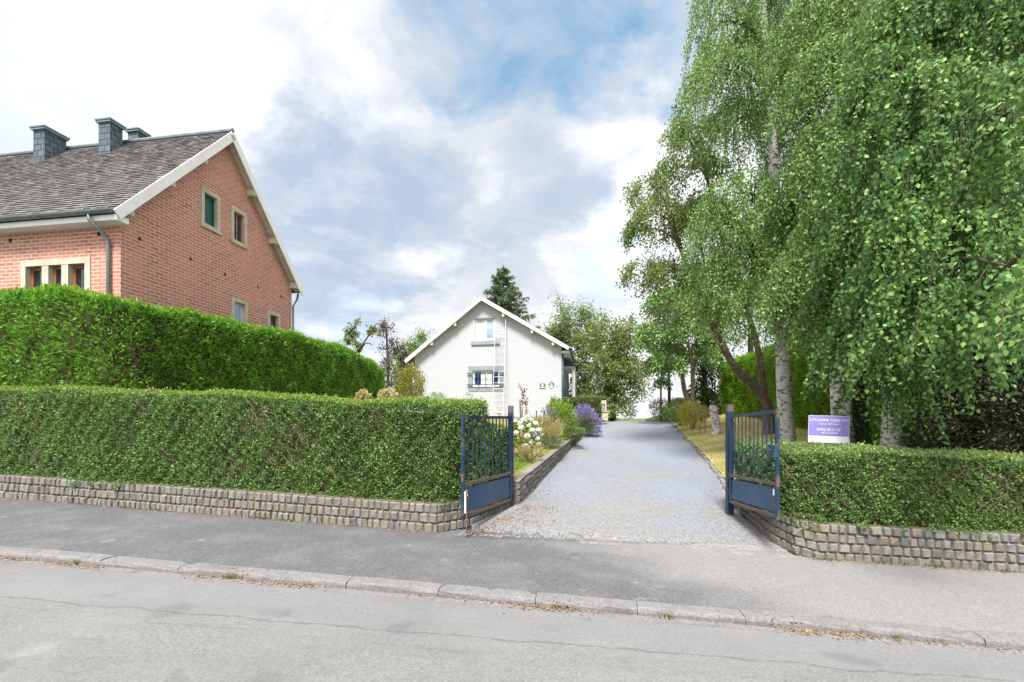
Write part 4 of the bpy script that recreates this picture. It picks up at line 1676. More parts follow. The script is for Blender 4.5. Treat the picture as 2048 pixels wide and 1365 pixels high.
# ------------------------------------------------------------------ purple sign
def sign():
    h = material('lilac_board')
    n = h.noise(h.obj(), 6, 5, .6)
    M_lil = finish(h, h.mix(h.rng(n, .35, .65), (0.20, 0.165, 0.47), (0.25, 0.215, 0.53)), .45, None, .4)
    M_wood = plain('weathered_post', (0.42, 0.34, 0.25), 0.3, 8, 0.9)
    c = P(1657, 859, 7.35)
    r = empty('sign_board', (c[0], c[1], -1.35), 'purple and white sign board on a wooden post behind the right hedge', 'sign', rz=R(-14))
    zc = c[2] + 1.35
    tilt = R(1.7)
    holder = r
    W, H = .28, .212

    def part(m, name, mat):
        o = m.obj(name, mat, r)
        o.location = (0, 0, zc)
        o.rotation_euler = (0, tilt, 0)
        return o
    b = part(MB().box(-W, W, -.008, .012, -H, H), 'board', M_sign_white)
    pl = MB().box(-W + .004, W - .004, -.0105, -.0085, -H + .108, H - .004).obj('lilac_field', M_lil, b)
    rot = (R(90), 0, 0)
    text_mesh('LE"COMME CHEZ SOI"', .054, M_sign_white, b, 'lettering', (0, -.0118, .138), rot)
    text_mesh('Gîte de 10/14 pers', .036, M_sign_white, b, 'lettering', (.0, -.0118, .082), rot)
    text_mesh('0496.28.51.47', .058, M_sign_white, b, 'lettering', (.0, -.0118, -.008), rot)
    text_mesh('0471.65.56.60', .040, M_sign_white, b, 'lettering', (.01, -.0118, -.058), rot)
    MB().box(-.045, .01, .013, .06, .0, zc + H * .6).obj('post', M_wood, r)
    for (x, z) in ((-W + .03, H - .06), (W - .03, -H + .14), (0, H - .03), (0, -H + .04)):
        MB().tube([(x, -.0105, z), (x, -.014, z)], .006, 8).obj('screw', M_zinc, b)


sign()


# ------------------------------------------------------------------ trees
def mat_birch():
    h = material('birch_bark')
    p = h.obj()
    s = h.n('ShaderNodeMapping')
    h.set(s.inputs[0], p)
    s.inputs['Scale'].default_value = (3.5, 3.5, 9)
    b = h.noise(s.outputs[0], 1.6, 6, .7, .4)
    f = h.rng(b, .53, .60)
    c = h.mix(f, h.mix(h.noise(p, 12, 4), (0.40, 0.38, 0.36), (0.66, 0.65, 0.64)), (0.055, 0.05, 0.05))
    g = h.noise(p, 2.3, 5, .65)
    c = h.mix(h.rng(g, .56, .68, 0, .7), c, (0.13, 0.115, 0.10))
    return finish(h, c, .8, h.bump(b, .5, .02), .2)


def mat_bark(name, c1, c2):
    h = material(name)
    p = h.obj()
    s = h.n('ShaderNodeMapping')
    h.set(s.inputs[0], p)
    s.inputs['Scale'].default_value = (9, 9, 2.5)
    b = h.noise(s.outputs[0], 2.5, 7, .7, .3)
    c = h.mix(h.rng(b, .35, .65), c1, c2)
    c = h.mix(h.rng(h.noise(p, 3, 5, .7), .55, .7, 0, .5), c, (0.14, 0.15, 0.05))
    return finish(h, c, .9, h.bump(b, .8, .03), .15)


M_birch = mat_birch()
M_bark = mat_bark('brown_bark', (0.075, 0.05, 0.035), (0.21, 0.155, 0.115))
M_bark_dark = mat_bark('dark_bark', (0.04, 0.03, 0.025), (0.11, 0.085, 0.065))
M_L_birch = leafmat('birch_leaf', (0.03, 0.08, 0.018), (0.12, 0.245, 0.055), (0.36, 0.5, 0.16), 0.9, 0.36, rough=.5, spec=.3)
M_L_birch2 = leafmat('birch_leaf_near', (0.014, 0.052, 0.018), (0.07, 0.18, 0.048), (0.36, 0.54, 0.16), 0.8, 0.36, rough=.5, spec=.25)
M_L_alder = leafmat('catkin_tree_leaf', (0.045, 0.088, 0.022), (0.13, 0.225, 0.055), (0.32, 0.38, 0.12), 0.9, 0.42)
M_L_dark = leafmat('dark_leaf', (0.014, 0.038, 0.01), (0.042, 0.09, 0.02), (0.11, 0.18, 0.04), 0.7, 0.3)
M_L_dull = leafmat('olive_leaf', (0.055, 0.09, 0.026), (0.13, 0.2, 0.055), (0.31, 0.36, 0.11), 0.6, 0.4)
M_L_green = leafmat('fresh_leaf', (0.035, 0.080, 0.012), (0.105, 0.185, 0.030), (0.24, 0.33, 0.07), 1.0, 0.35)
M_L_fir = leafmat('fir_needle', (0.03, 0.06, 0.024), (0.075, 0.125, 0.05), (0.15, 0.21, 0.09), 0.6, 0.2)
M_L_plum = leafmat('plum_leaf', (0.05, 0.04, 0.038), (0.115, 0.085, 0.08), (0.21, 0.17, 0.12), 1.0, 0.3)
M_L_brown = leafmat('dead_needle', (0.01, 0.015, 0.006), (0.022, 0.028, 0.012), (0.052, 0.056, 0.028), 1.4, 0.1)
M_L_ivy = leafmat('ivy_leaf', (0.015, 0.045, 0.015), (0.045, 0.10, 0.03), (0.12, 0.20, 0.06), 1.5, 0.25)


def smooth_path(pts, n=5):
    pts = np.asarray(pts, float)
    if len(pts) < 3:
        return pts
    t = np.arange(len(pts))
    tt = np.linspace(0, len(pts) - 1, (len(pts) - 1) * n + 1)
    out = []
    for x in tt:
        i = min(int(x), len(pts) - 2)
        f = x - i
        p0, p1, p2, p3 = pts[max(i - 1, 0)], pts[i], pts[i + 1], pts[min(i + 2, len(pts) - 1)]
        out.append(.5 * ((2 * p1) + (-p0 + p2) * f + (2 * p0 - 5 * p1 + 4 * p2 - p3) * f * f + (-p0 + 3 * p1 - 3 * p2 + p3) * f ** 3))
    return np.array(out)


def trunk_mesh(m, pts, r0, r1, n=12, flare=1.35):
    sp = smooth_path(pts, 6)
    t = np.linspace(0, 1, len(sp))
    r = r0 + (r1 - r0) * t
    r = r * (1 + (flare - 1) * np.exp(-t * 14))
    r = r * (1 + .04 * np.sin(t * 47))
    m.tube(sp, r, n)
    return sp


def hang_strands(starts, out, length, step, droop=1.0, spread=.05):
    """Leaf stalk points along hanging shoots, plus the shoot lines themselves."""
    n = len(starts)
    K = int(max(length) / step)
    t = (np.arange(K) + .5)[None, :] * step
    Ls = length[:, None]
    ok = t < Ls
    f = t / Ls
    horiz = (1 - np.exp(-2.2 * f)) * .42 * Ls
    drop = Ls * (f ** 1.25) * droop
    pos = starts[:, None, :] + out[:, None, :] * horiz[..., None]
    pos[..., 2] -= drop
    sway = rng.normal(0, .05, (n, 1, 3)) * f[..., None] * Ls[..., None] * .6
    pos = pos + sway
    lines = pos
    leafpos = pos + rng.normal(0, spread, pos.shape)
    return leafpos[ok], lines, ok


def lobes_tree(name, label, base, trunks, lobes, leafmat_, barkmat, size, n_strand, length, step, weeping=True, cat='tree', group=None,
               twig=True, aspect=.72, catkins=0, limb_r=.035, extra=None, spread=.05, droop=1.0, trunk_mats=None, shell=.55):
    """trunks: [(points, r0, r1)], lobes: [(centre, radii)] in world space; shoots hang from every lobe."""
    base = np.array(base, float)
    root = empty(name, base, label, cat, group)
    tp = []
    for i, (pts, r0, r1) in enumerate(trunks):
        m = MB()
        sp = trunk_mesh(m, np.array(pts, float) - base, r0, r1, 12, 1.45 if i == 0 else 1.0)
        m.obj('trunk', (trunk_mats[i] if trunk_mats else barkmat), root, smooth=True)
        tp.append(sp)
    allp = np.concatenate(tp)
    limbs = MB()
    LP, DD = [], []
    catk = []
    vol = np.array([np.prod(r) ** (2 / 3) for _, r in lobes])
    share = vol / vol.sum()
    for (c, r), sh in zip(lobes, share):
        c = np.array(c, float) - base
        r = np.array(r, float)
        # limb from the nearest lower trunk point into the lobe
        dd = allp - c
        score = np.linalg.norm(dd, axis=1) + np.where(dd[:, 2] > -.15 * r[2], 3.0, 0)
        a = allp[int(np.argmin(score))]
        mid = (a + c) / 2 + np.array([0, 0, .15 * np.linalg.norm(c - a)])
        limbs.tube(smooth_path([a, mid, c], 4), np.linspace(limb_r, limb_r * .35, 9), 6, False)
        for _ in range(7):
            e = c + norm(rng.normal(size=3)) * r * .85
            limbs.tube(smooth_path([c + (a - c) * random.uniform(0, .4), (c + e) / 2 + np.array([0, 0, .15]), e], 3), np.linspace(limb_r * .4, .006, 7), 4, False)
        n = max(6, int(n_strand * sh))
        nb = max(3, n // 8)
        n = nb * 8
        dirs = norm(np.repeat(norm(rng.normal(size=(nb, 3))), 8, 0) + rng.normal(0, .16, (n, 3)))
        dirs[:, 2] = np.where(weeping, np.abs(dirs[:, 2]) * .9 - .25, dirs[:, 2])
        rad = np.repeat(rng.uniform(shell, 1.05, (nb, 1)), 8, 0) + rng.normal(0, .06, (n, 1))
        st = c + dirs * r * rad
        out = norm(np.stack([dirs[:, 0], dirs[:, 1], np.zeros(n)], -1) + rng.normal(0, .35, (n, 3)) * np.array([1, 1, 0]))
        ln = rng.uniform(length[0], length[1], n) * min(1.0, .45 + .55 * r[2] / 1.1)
        if weeping:
            lp, lines, ok = hang_strands(st, out, ln, step, droop, spread)
            ax = np.tile([0, 0, -1.0], (len(lp), 1)) + rng.normal(0, .62, lp.shape)
            if twig:
                tw = max(2, n // 60)
                K = lines.shape[1]
                idx = np.unique(np.linspace(0, K - 1, 6).astype(int))
                for i in range(0, n, 4):
                    ids = [k for k in idx if ok[i, k]]
                    if len(ids) > 1:
                        limbs.tube(lines[i, ids], .0045, 3, False)
        else:
            k = int(np.mean(length) / step)
            f = rng.uniform(0, 1, (n, k, 1))
            tdir = norm(dirs + rng.normal(0, .5, (n, 3)) + np.array([0, 0, .15]))
            lp = (st[:, None, :] + tdir[:, None, :] * f * ln[:, None, None] + rng.normal(0, spread, (n, k, 3))).reshape(-1, 3)
            ax = np.repeat(tdir, k, 0) * .6 + rng.normal(0, .8, lp.shape) + np.array([0, 0, -.25])
            if twig:
                for i in range(0, n, 3):
                    limbs.tube([st[i] - dirs[i] * .2, st[i] + tdir[i] * ln[i]], [.007, .003], 3, False)
        LP.append(lp)
        DD.append(ax)
        if catkins:
            j = rng.integers(0, len(lp), int(len(lp) * catkins))
            catk.append(lp[j])
    LP, DD = np.concatenate(LP), np.concatenate(DD)
    limbs.obj('limbs', M_bark_dark if barkmat is not M_bark else M_bark, root)
    quads_mesh('crown', leaf_quads(LP, DD, size, aspect), leafmat_, root)
    if catk:
        cp = np.concatenate(catk)
        quads_mesh('catkins', leaf_quads(cp, np.tile([0, 0, -1.0], (len(cp), 1)) + rng.normal(0, .12, cp.shape), .075, .16), M_catkin, root)['kind'] = 'stuff'
    if extra:
        extra(root, base)
    return root


M_catkin = plain('catkin', (0.26, 0.17, 0.07), 0.3, 8, 0.9)


def lobe(u, v, Y, ru, rv, ry=None):
    k = Y / F
    return (P(u, v, Y), (ru * k, ry if ry else (ru * k * .9), rv * k))


# first birch: slim white trunk between the right gate and the sign
A0 = P(1575, 892, 12.2)
lobes_tree('birch_tree', 'tall birch with a straight white trunk just right of the right gate', A0,
           [([A0 + np.array([0, 0, -.3]), P(1567, 760, 12.2), P(1560, 600, 12.2), P(1552, 420, 12.2), P(1541, 200, 12.3), P(1524, 0, 12.4), P(1512, -160, 12.4)], .185, .06)],
           [lobe(1452, 30, 12.0, 45, 90), lobe(1475, -90, 12.4, 70, 90), lobe(1610, -70, 13.0, 90, 120), lobe(1450, 130, 11.8, 60, 80), lobe(1520, 110, 13.1, 90, 110),
            lobe(1620, 130, 12.4, 90, 110), lobe(1470, 240, 12.9, 60, 70), lobe(1610, 280, 12.6, 60, 90), lobe(1480, 380, 11.4, 70, 80), lobe(1560, 440, 11.0, 70, 90),
            lobe(1490, 500, 11.0, 60, 80), lobe(1440, 450, 11.6, 40, 90), lobe(1540, 570, 10.8, 60, 60), lobe(1620, 420, 12.6, 80, 90), lobe(1600, 590, 12.4, 50, 60)],
           M_L_birch, M_birch, .060, 3300, (1.0, 2.3), .040, catkins=.012, limb_r=.05, spread=.03)

# second birch: ivy round the foot, behind the sign
B0 = P(1690, 895, 9.8)


def ivy(root, base):
    m = 2600
    h = rng.uniform(0, 1.9, m) ** 1.0
    a = rng.uniform(0, 6.28, m)
    r = .20 + .05 * rng.random(m) + .12 * np.exp(-h * 2)
    pos = np.stack([np.cos(a) * r + .02 * h + .10, np.sin(a) * r, h * .95], -1)
    quads_mesh('ivy', leaf_quads(pos, np.stack([np.cos(a), np.sin(a), np.full(m, -.6)], -1) + rng.normal(0, .4, (m, 3)), .06, .8), M_L_ivy, root)


lobes_tree('birch_tree', 'birch with a patchy white trunk and ivied foot behind the purple sign', B0,
           [([B0 + np.array([0, 0, -.6]), P(1680, 760, 9.7), P(1686, 600, 9.7), P(1690, 430, 9.8), P(1697, 200, 10), P(1702, 0, 10), P(1700, -200, 10)], .19, .07),
            ([B0 + np.array([.28, .1, -.6]), P(1718, 780, 9.9), P(1706, 640, 9.9)], .13, .05)],
           [lobe(1660, 130, 9.6, 70, 80), lobe(1740, -20, 9.6, 80, 90), lobe(1640, 20, 10.2, 60, 80), lobe(1700, 250, 9.2, 80, 80), lobe(1620, 340, 9.6, 60, 80), lobe(1680, 420, 9.0, 70, 80),
            lobe(1620, 520, 9.2, 60, 70), lobe(1700, 570, 8.9, 70, 70), lobe(1650, 600, 8.8, 36, 44), lobe(1745, 470, 9.4, 60, 70), lobe(1750, 330, 9.8, 70, 80)],
           M_L_birch, M_birch, .060, 3000, (.8, 1.8), .038, limb_r=.045, extra=ivy, trunk_mats=[M_birch, M_bark_dark])

# third birch: its curtain of shoots hangs forward over the hedge
C0 = P(1785, 900, 9.0)
lobes_tree('birch_tree', 'large weeping birch whose leafy curtains hang over the right hedge', C0,
           [([C0 + np.array([0, 0, -.7]), P(1790, 760, 9.0), P(1800, 600, 8.9), P(1812, 400, 8.9), P(1830, 150, 8.8), P(1850, -120, 8.8)], .20, .08)],
           [lobe(1800, 30, 7.6, 80, 80), lobe(1890, -20, 7.2, 90, 80), lobe(1990, 20, 7.0, 90, 90), lobe(1770, 130, 7.2, 60, 70), lobe(1840, 160, 6.6, 60, 60), lobe(1960, 180, 6.2, 70, 70),
            lobe(1760, 270, 7.2, 70, 70), lobe(1860, 300, 6.4, 70, 60), lobe(1980, 330, 6.0, 70, 60), lobe(1740, 400, 7.4, 60, 70), lobe(1820, 430, 6.4, 70, 60), lobe(1930, 440, 5.8, 80, 60),
            lobe(2040, 430, 5.4, 50, 60), lobe(1770, 540, 7.0, 60, 60), lobe(1850, 550, 6.0, 70, 50), lobe(1730, 640, 7.6, 50, 60), lobe(1810, 630, 6.8, 50, 50), lobe(1880, 620, 6.2, 50, 50),
            lobe(1930, 570, 5.6, 60, 46), lobe(1995, 560, 5.0, 50, 40), lobe(2055, 540, 4.2, 46, 40), lobe(1792, 740, 7.6, 24, 60), lobe(1990, 260, 5.2, 50, 40), lobe(2060, 150, 5.4, 60, 60),
            lobe(1705, 650, 7.9, 34, 44), lobe(1745, 720, 7.7, 30, 40), lobe(1850, 690, 6.8, 36, 40), lobe(1955, 640, 5.8, 40, 30)],
           M_L_birch2, M_birch, .066, 2900, (.8, 1.9), .036, limb_r=.022, spread=.025)

# brown forked tree with catkins leaning over the drive
D0 = P(1538, 866, 15.00)
lobes_tree('forked_tree', 'brown forked tree hung with catkins leaning left over the drive', D0,
           [([D0 + np.array([0, 0, -.15]), P(1530, 800, 15.00), P(1470, 735, 14.80), P(1425, 650, 14.60), P(1385, 560, 14.50), P(1352, 470, 14.40), P(1330, 400, 14.30)], .15, .045),
            ([P(1530, 812, 15.02), P(1520, 720, 15.10), P(1500, 640, 15.10), P(1470, 560, 15.00), P(1440, 460, 14.90), P(1410, 340, 14.80)], .115, .04),
            ([P(1445, 690, 14.75), P(1430, 620, 14.90), P(1415, 560, 14.90), P(1400, 480, 14.80)], .055, .03)],
           [lobe(1320, 430, 14.20, 60, 70), lobe(1300, 370, 14.40, 40, 40), lobe(1380, 330, 14.60, 60, 60), lobe(1400, 260, 14.80, 50, 50), lobe(1290, 540, 14.00, 40, 40), lobe(1340, 540, 14.40, 60, 50),
            lobe(1400, 430, 14.90, 60, 70), lobe(1420, 540, 14.70, 50, 60), lobe(1275, 460, 14.20, 26, 40), lobe(1350, 620, 14.30, 50, 30), lobe(1350, 255, 14.80, 22, 30), lobe(1450, 620, 14.40, 40, 40)],
           M_L_alder, M_bark, .078, 1900, (.4, 1.0), .045, catkins=.07, limb_r=.04, droop=.8, spread=.07)

# slim trees further up the right side of the drive
E0 = P(1388, 822, 21.0)
lobes_tree('young_tree', 'leaning multi-stemmed tree beyond the yellow bush on the right of the drive', E0,
           [([E0 + np.array([0, 0, -.2]), P(1370, 785, 21), P(1362, 730, 21), P(1355, 660, 21), P(1345, 600, 21)], .12, .05),
            ([P(1384, 815, 21.1), P(1385, 740, 21.2), P(1372, 660, 21.2), P(1370, 600, 21.2)], .10, .04),
            ([P(1382, 800, 21.3), P(1390, 720, 21.3), P(1398, 650, 21.3)], .07, .03)],
           [lobe(1340, 600, 21, 46, 46), lobe(1380, 570, 21.4, 46, 46), lobe(1318, 660, 21, 36, 40), lobe(1370, 650, 20.8, 40, 40), lobe(1410, 620, 21.4, 36, 46), lobe(1330, 720, 20.8, 30, 30), lobe(1405, 700, 21.4, 26, 40)],
           M_L_birch, M_bark, .12, 1000, (.7, 1.5), .06, limb_r=.04, droop=.7, spread=.1, twig=False)
E1 = P(1339, 832, 23.0)
lobes_tree('young_tree', 'slim straight-stemmed young tree beside the pink flowers on the right', E1,
           [([E1 + np.array([0, 0, -.2]), P(1338, 760, 23), P(1335, 700, 23)], .085, .04), ([P(1322, 828, 23.4), P(1322, 770, 23.4), P(1325, 720, 23.4)], .05, .03)],
           [lobe(1318, 730, 23, 30, 30), lobe(1345, 705, 23, 34, 36), lobe(1310, 690, 23.4, 24, 26), lobe(1325, 765, 23, 20, 16)],
           M_L_alder, M_bark_dark, .12, 420, (.6, 1.1), .06, limb_r=.035, droop=.5, spread=.1, twig=False)

# trees behind the white house and beyond the crest
for (nm, lab, b, tr, lb, lm, nst) in (
    ('walnut_tree', 'loose olive-green tree rising just right of the white house roof', P(1150, 815, 33),
     [([P(1150, 835, 33), P(1150, 760, 33), P(1140, 690, 33), P(1135, 640, 33)], .2, .06)],
     [lobe(1130, 655, 33, 34, 36), lobe(1165, 650, 33, 28, 30), lobe(1105, 680, 33, 28, 28), lobe(1155, 700, 32, 38, 36), lobe(1180, 755, 32, 30, 40), lobe(1155, 780, 32, 30, 28), lobe(1200, 700, 33, 24, 30)], M_L_dull, 900),
    ('walnut_tree', 'loose olive-green tree standing at the far left edge of the drive', P(1225, 840, 30),
     [([P(1226, 848, 30), P(1228, 770, 30), P(1225, 690, 30), P(1235, 650, 30)], .18, .05), ([P(1227, 790, 30), P(1250, 720, 30), P(1262, 680, 30)], .07, .03)],
     [lobe(1222, 680, 30, 26, 30), lobe(1255, 670, 30, 26, 26), lobe(1215, 730, 29.6, 30, 28), lobe(1258, 725, 30, 26, 28), lobe(1235, 760, 29.6, 30, 26), lobe(1262, 780, 30, 16, 20), lobe(1212, 790, 29.6, 22, 24), lobe(1238, 815, 29.4, 26, 18)], M_L_dull, 820),
    ('garden_tree', 'rounded green tree behind the left eaves of the white house', P(835, 800, 37),
     [([P(835, 830, 37), P(835, 760, 37), P(838, 720, 37)], .2, .08)],
     [lobe(815, 715, 37, 24, 22), lobe(845, 700, 37, 28, 22), lobe(875, 705, 37, 26, 24), lobe(835, 750, 36, 40, 30), lobe(800, 760, 36, 24, 28)], M_L_green, 700),
):
    lobes_tree(nm, lab, b, tr, lb, lm, M_bark_dark, .15, nst, (.5, 1.2), .045, weeping=False, limb_r=.06, spread=.16, aspect=.65, shell=.35)

# sparse little trees over the end of the tall left hedge
G0 = P(708, 790, 26)
lobes_tree('fruit_tree', 'sparse gnarled fruit tree with bare twigs above the tall left hedge', G0,
           [([G0, P(712, 735, 26), P(716, 700, 26)], .09, .05), ([P(714, 705, 26), P(735, 675, 26), P(748, 655, 26), P(755, 646, 26)], .048, .018), ([P(713, 715, 26), P(730, 688, 26), P(745, 690, 26)], .05, .02),
            ([P(715, 700, 26), P(708, 670, 26), P(711, 645, 26)], .03, .01)],
           [lobe(697, 672, 26, 10, 14), lobe(712, 655, 26, 6, 14), lobe(740, 672, 26, 10, 10), lobe(758, 665, 26, 12, 9), lobe(722, 690, 26, 12, 9), lobe(695, 690, 26, 8, 8)],
           M_L_dull, M_bark_dark, .13, 70, (.3, .5), .055, weeping=False, limb_r=.03, spread=.08)
H0 = P(775, 800, 25)
lobes_tree('plum_tree', 'narrow purple-leaved tree between the tall left hedge and white house', H0,
           [([H0, P(776, 740, 25), P(774, 690, 25), P(773, 655, 25)], .09, .03)],
           [lobe(775, 672, 25, 9, 18), lobe(786, 690, 25, 10, 20), lobe(770, 720, 25, 12, 22), lobe(798, 708, 25.4, 16, 14), lobe(780, 750, 25, 14, 24), lobe(768, 652, 25, 5, 6), lobe(805, 722, 25.4, 12, 12)],
           M_L_plum, M_bark_dark, .11, 230, (.3, .6), .05, weeping=False, limb_r=.025, spread=.1)


def conifer(label, base, H, r_max, mat):
    base = np.array(base, float)
    root = empty('fir_tree', base, label, 'tree')
    m = MB()
    m.tube([(0, 0, 0), (0.02, 0, H * .5), (0, 0, H)], [.22, .14, .02], 8)
    m.obj('trunk', M_bark_dark, root)
    limbs = MB()
    PP, DD = [], []
    z = H * .25
    while z < H - .1:
        f = 1 - z / H
        rr = r_max * (f / .75) ** .85 + .12
        nb = 7 if f > .15 else 5
        a0 = random.uniform(0, 6.28)
        for i in range(nb):
            a = a0 + 6.28 * i / nb + random.uniform(-.3, .3)
            L = rr * random.uniform(.65, 1.12)
            d = np.array([math.cos(a), math.sin(a), 0])
            zz = z + random.uniform(-.15, .15)
            s = np.linspace(0, 1, 8)
            pts = np.array([d * L * t + np.array([0, 0, zz + L * (-.22 * t + .22 * t * t)]) for t in s])
            limbs.tube(pts, np.linspace(.03, .006, 8), 4, False)
            n = int(48 * L + 20)
            t = rng.uniform(.12, 1.0, n)
            c = np.stack([np.interp(t, s, pts[:, k]) for k in range(3)], -1)
            side = np.array([-d[1], d[0], 0])
            w = rng.normal(0, .16, n)[:, None] * L * (1.15 - t)[:, None] * .9
            PP.append(c + side * w + np.array([0, 0, 1]) * (-np.abs(rng.normal(0, .10, n)))[:, None])
            DD.append(d * .6 + side * np.sign(w) * .6 + rng.normal(0, .3, (n, 3)) + np.array([0, 0, -.35]))
        z += .42 * (0.6 + f * .6)
    PP, DD = np.concatenate(PP), np.concatenate(DD)
    limbs.obj('limbs', M_bark_dark, root)
    quads_mesh('crown', leaf_quads(PP, DD, .28, .28), mat, root)


conifer('tall dark fir tree rising behind the white house roof', P(1006, 840, 36), 11.9, 4.7, M_L_fir)


# big dark trees closing the right edge
def mass_tree(name, label, base, trunk_h, blobs, leafm, n_leaf, size, aspect=.5, limb=True, cat='tree', group=None, trunk_r=.2, drop=-.3, bark=None):
    base = np.array(base, float)
    root = empty(name, base, label, cat, group)
    m = MB()
    top = base + np.array([0, 0, trunk_h])
    m.tube(smooth_path([(0, 0, -.2), (.04, 0, trunk_h * .5), (0, .03, trunk_h)], 4), np.linspace(trunk_r, trunk_r * .4, 9), 8)
    m.obj('trunk', bark or M_bark_dark, root, smooth=True)
    lm = MB()
    PP, DD = [], []
    vol = np.array([np.prod(r) ** (2 / 3) for _, r in blobs])
    for (c, r), sh in zip(blobs, vol / vol.sum()):
        c = np.array(c, float) - base
        r = np.array(r, float)
        a = np.array([0, 0, np.clip(c[2] - .5 * r[2], .2, trunk_h)])
        lm.tube([a, (a + c) / 2 + np.array([0, 0, .1]), c], [.05, .035, .015], 5, False)
        n = int(n_leaf * sh)
        k = max(4, n // 60)
        cc = c + norm(rng.normal(size=(k, 3))) * r * rng.uniform(.35, 1.0, (k, 1)) ** .6
        i = rng.integers(0, k, n)
        pos = cc[i] + rng.normal(0, 1, (n, 3)) * r * .17
        PP.append(pos)
        DD.append(norm(pos - c) * .6 + rng.normal(0, .7, (n, 3)) + np.array([0, 0, drop]))
        for j in range(0, k, 3):
            lm.tube([c, (c + cc[j]) / 2, cc[j]], [.015, .01, .005], 3, False)
    lm.obj('limbs', bark or M_bark_dark, root)
    quads_mesh('crown', leaf_quads(np.concatenate(PP), np.concatenate(DD), size, aspect), leafm, root)
    return root


mass_tree('broadleaf_tree', 'large dark green tree filling the upper right behind the weeping birch', P(1960, 880, 10.5), 10.5,
          [lobe(1900, 60, 10.6, 150, 130), lobe(2040, 0, 10.4, 130, 150), lobe(1990, 200, 10.2, 140, 120), lobe(1860, 250, 10.8, 120, 110), lobe(2080, 330, 10, 110, 120), lobe(1930, 400, 10.4, 140, 100), lobe(1800, 420, 11, 100, 90),
           lobe(2060, 520, 9.6, 110, 90), lobe(1860, 540, 10.6, 110, 80), lobe(1960, 570, 10, 100, 70), lobe(1780, 80, 11.4, 110, 130), lobe(1820, -80, 11, 150, 110), lobe(2140, 180, 10, 90, 130)],
          M_L_dark, 42000, .085, .6)
mass_tree('conifer_bush', 'dark brownish bare-sided conifer bush at the right edge behind the hedge', P(1985, 930, 7.6), 2.4,
          [lobe(1900, 720, 8.2, 70, 90), lobe(1990, 720, 7.6, 80, 110), lobe(2070, 760, 7.2, 80, 130), lobe(1930, 850, 7.8, 80, 70), lobe(2020, 860, 7.4, 90, 70), lobe(1880, 640, 8.6, 60, 60), lobe(2040, 640, 7.6, 90, 60)],
          M_L_brown, 24000, .065, .35, cat='bush', drop=-.1)
mass_tree('conifer_bush', 'dark green conifer bush just left of the brown one behind the hedge', P(1850, 905, 8.6), 2.2,
          [lobe(1840, 800, 8.6, 50, 80), lobe(1870, 700, 8.8, 50, 80), lobe(1800, 740, 9.0, 40, 90), lobe(1860, 860, 8.4, 50, 50)],
          M_L_dark, 9000, .08, .35, cat='bush', drop=.2)
mass_tree('holly_bush', 'dark glossy evergreen shrub at the far end of the right conifer hedge', P(1408, 850, 22.5), 3.2,
          [lobe(1405, 800, 22.5, 30, 46), lobe(1415, 720, 22.8, 28, 46), lobe(1390, 830, 22, 26, 24), lobe(1425, 820, 22.5, 22, 36), lobe(1420, 660, 23.4, 26, 36)],
          M_L_dark, 9000, .12, .6, cat='bush')
mass_tree('background_tree', 'mid-green tree behind the forked tree above the right conifer hedge', P(1500, 850, 24), 7.0,
          [lobe(1470, 640, 24, 50, 50), lobe(1530, 590, 24, 60, 60), lobe(1590, 640, 23, 50, 60), lobe(1500, 540, 24, 50, 50), lobe(1620, 560, 23, 50, 60)],
          M_L_alder, 13000, .13, .6)


# ------------------------------------------------------------------ garden plants
M_L_lime = leafmat('lime_leaf', (0.07, 0.13, 0.015), (0.17, 0.28, 0.03), (0.33, 0.44, 0.07), 3, .4)
M_L_mid = leafmat('mid_leaf', (0.04, 0.09, 0.02), (0.10, 0.18, 0.04), (0.22, 0.30, 0.09), 3, .35)
M_L_yellow = leafmat('golden_leaf', (0.17, 0.19, 0.02), (0.38, 0.37, 0.045), (0.58, 0.52, 0.10), 3, .4)
M_L_cream = leafmat('cream_leaf', (0.30, 0.24, 0.10), (0.52, 0.42, 0.20), (0.64, 0.55, 0.30), 4, .3)
M_L_orange = leafmat('orange_tipped_leaf', (0.07, 0.13, 0.018), (0.19, 0.27, 0.04), (0.5, 0.33, 0.07), 1.8, .4)
M_L_lav = leafmat('lavender_leaf', (0.06, 0.09, 0.04), (0.14, 0.19, 0.09), (0.27, 0.32, 0.19), 3, .2)
M_F_lav = leafmat('lavender_flower', (0.14, 0.10, 0.30), (0.24, 0.17, 0.46), (0.40, 0.31, 0.62), 4, .25)
M_F_white = plain('white_petals', (0.72, 0.72, 0.62), 0.12, 30, 0.7, .2, bstr=.6)
M_F_pink = leafmat('pink_petal', (0.36, 0.14, 0.20), (0.55, 0.27, 0.32), (0.68, 0.44, 0.44), 4, .3)
M_F_yellow = leafmat('yellow_petal', (0.45, 0.30, 0.03), (0.62, 0.44, 0.05), (0.70, 0.56, 0.15), 4, .3)
M_F_blue = leafmat('blue_petal', (0.02, 0.06, 0.24), (0.05, 0.12, 0.34), (0.14, 0.22, 0.44), 4, .2)
M_L_straw = leafmat('straw_stem', (0.18, 0.15, 0.06), (0.34, 0.28, 0.11), (0.46, 0.40, 0.20), 3, .3)
M_L_red = leafmat('maroon_leaf', (0.09, 0.02, 0.025), (0.20, 0.06, 0.06), (0.33, 0.13, 0.11), 3, .3)


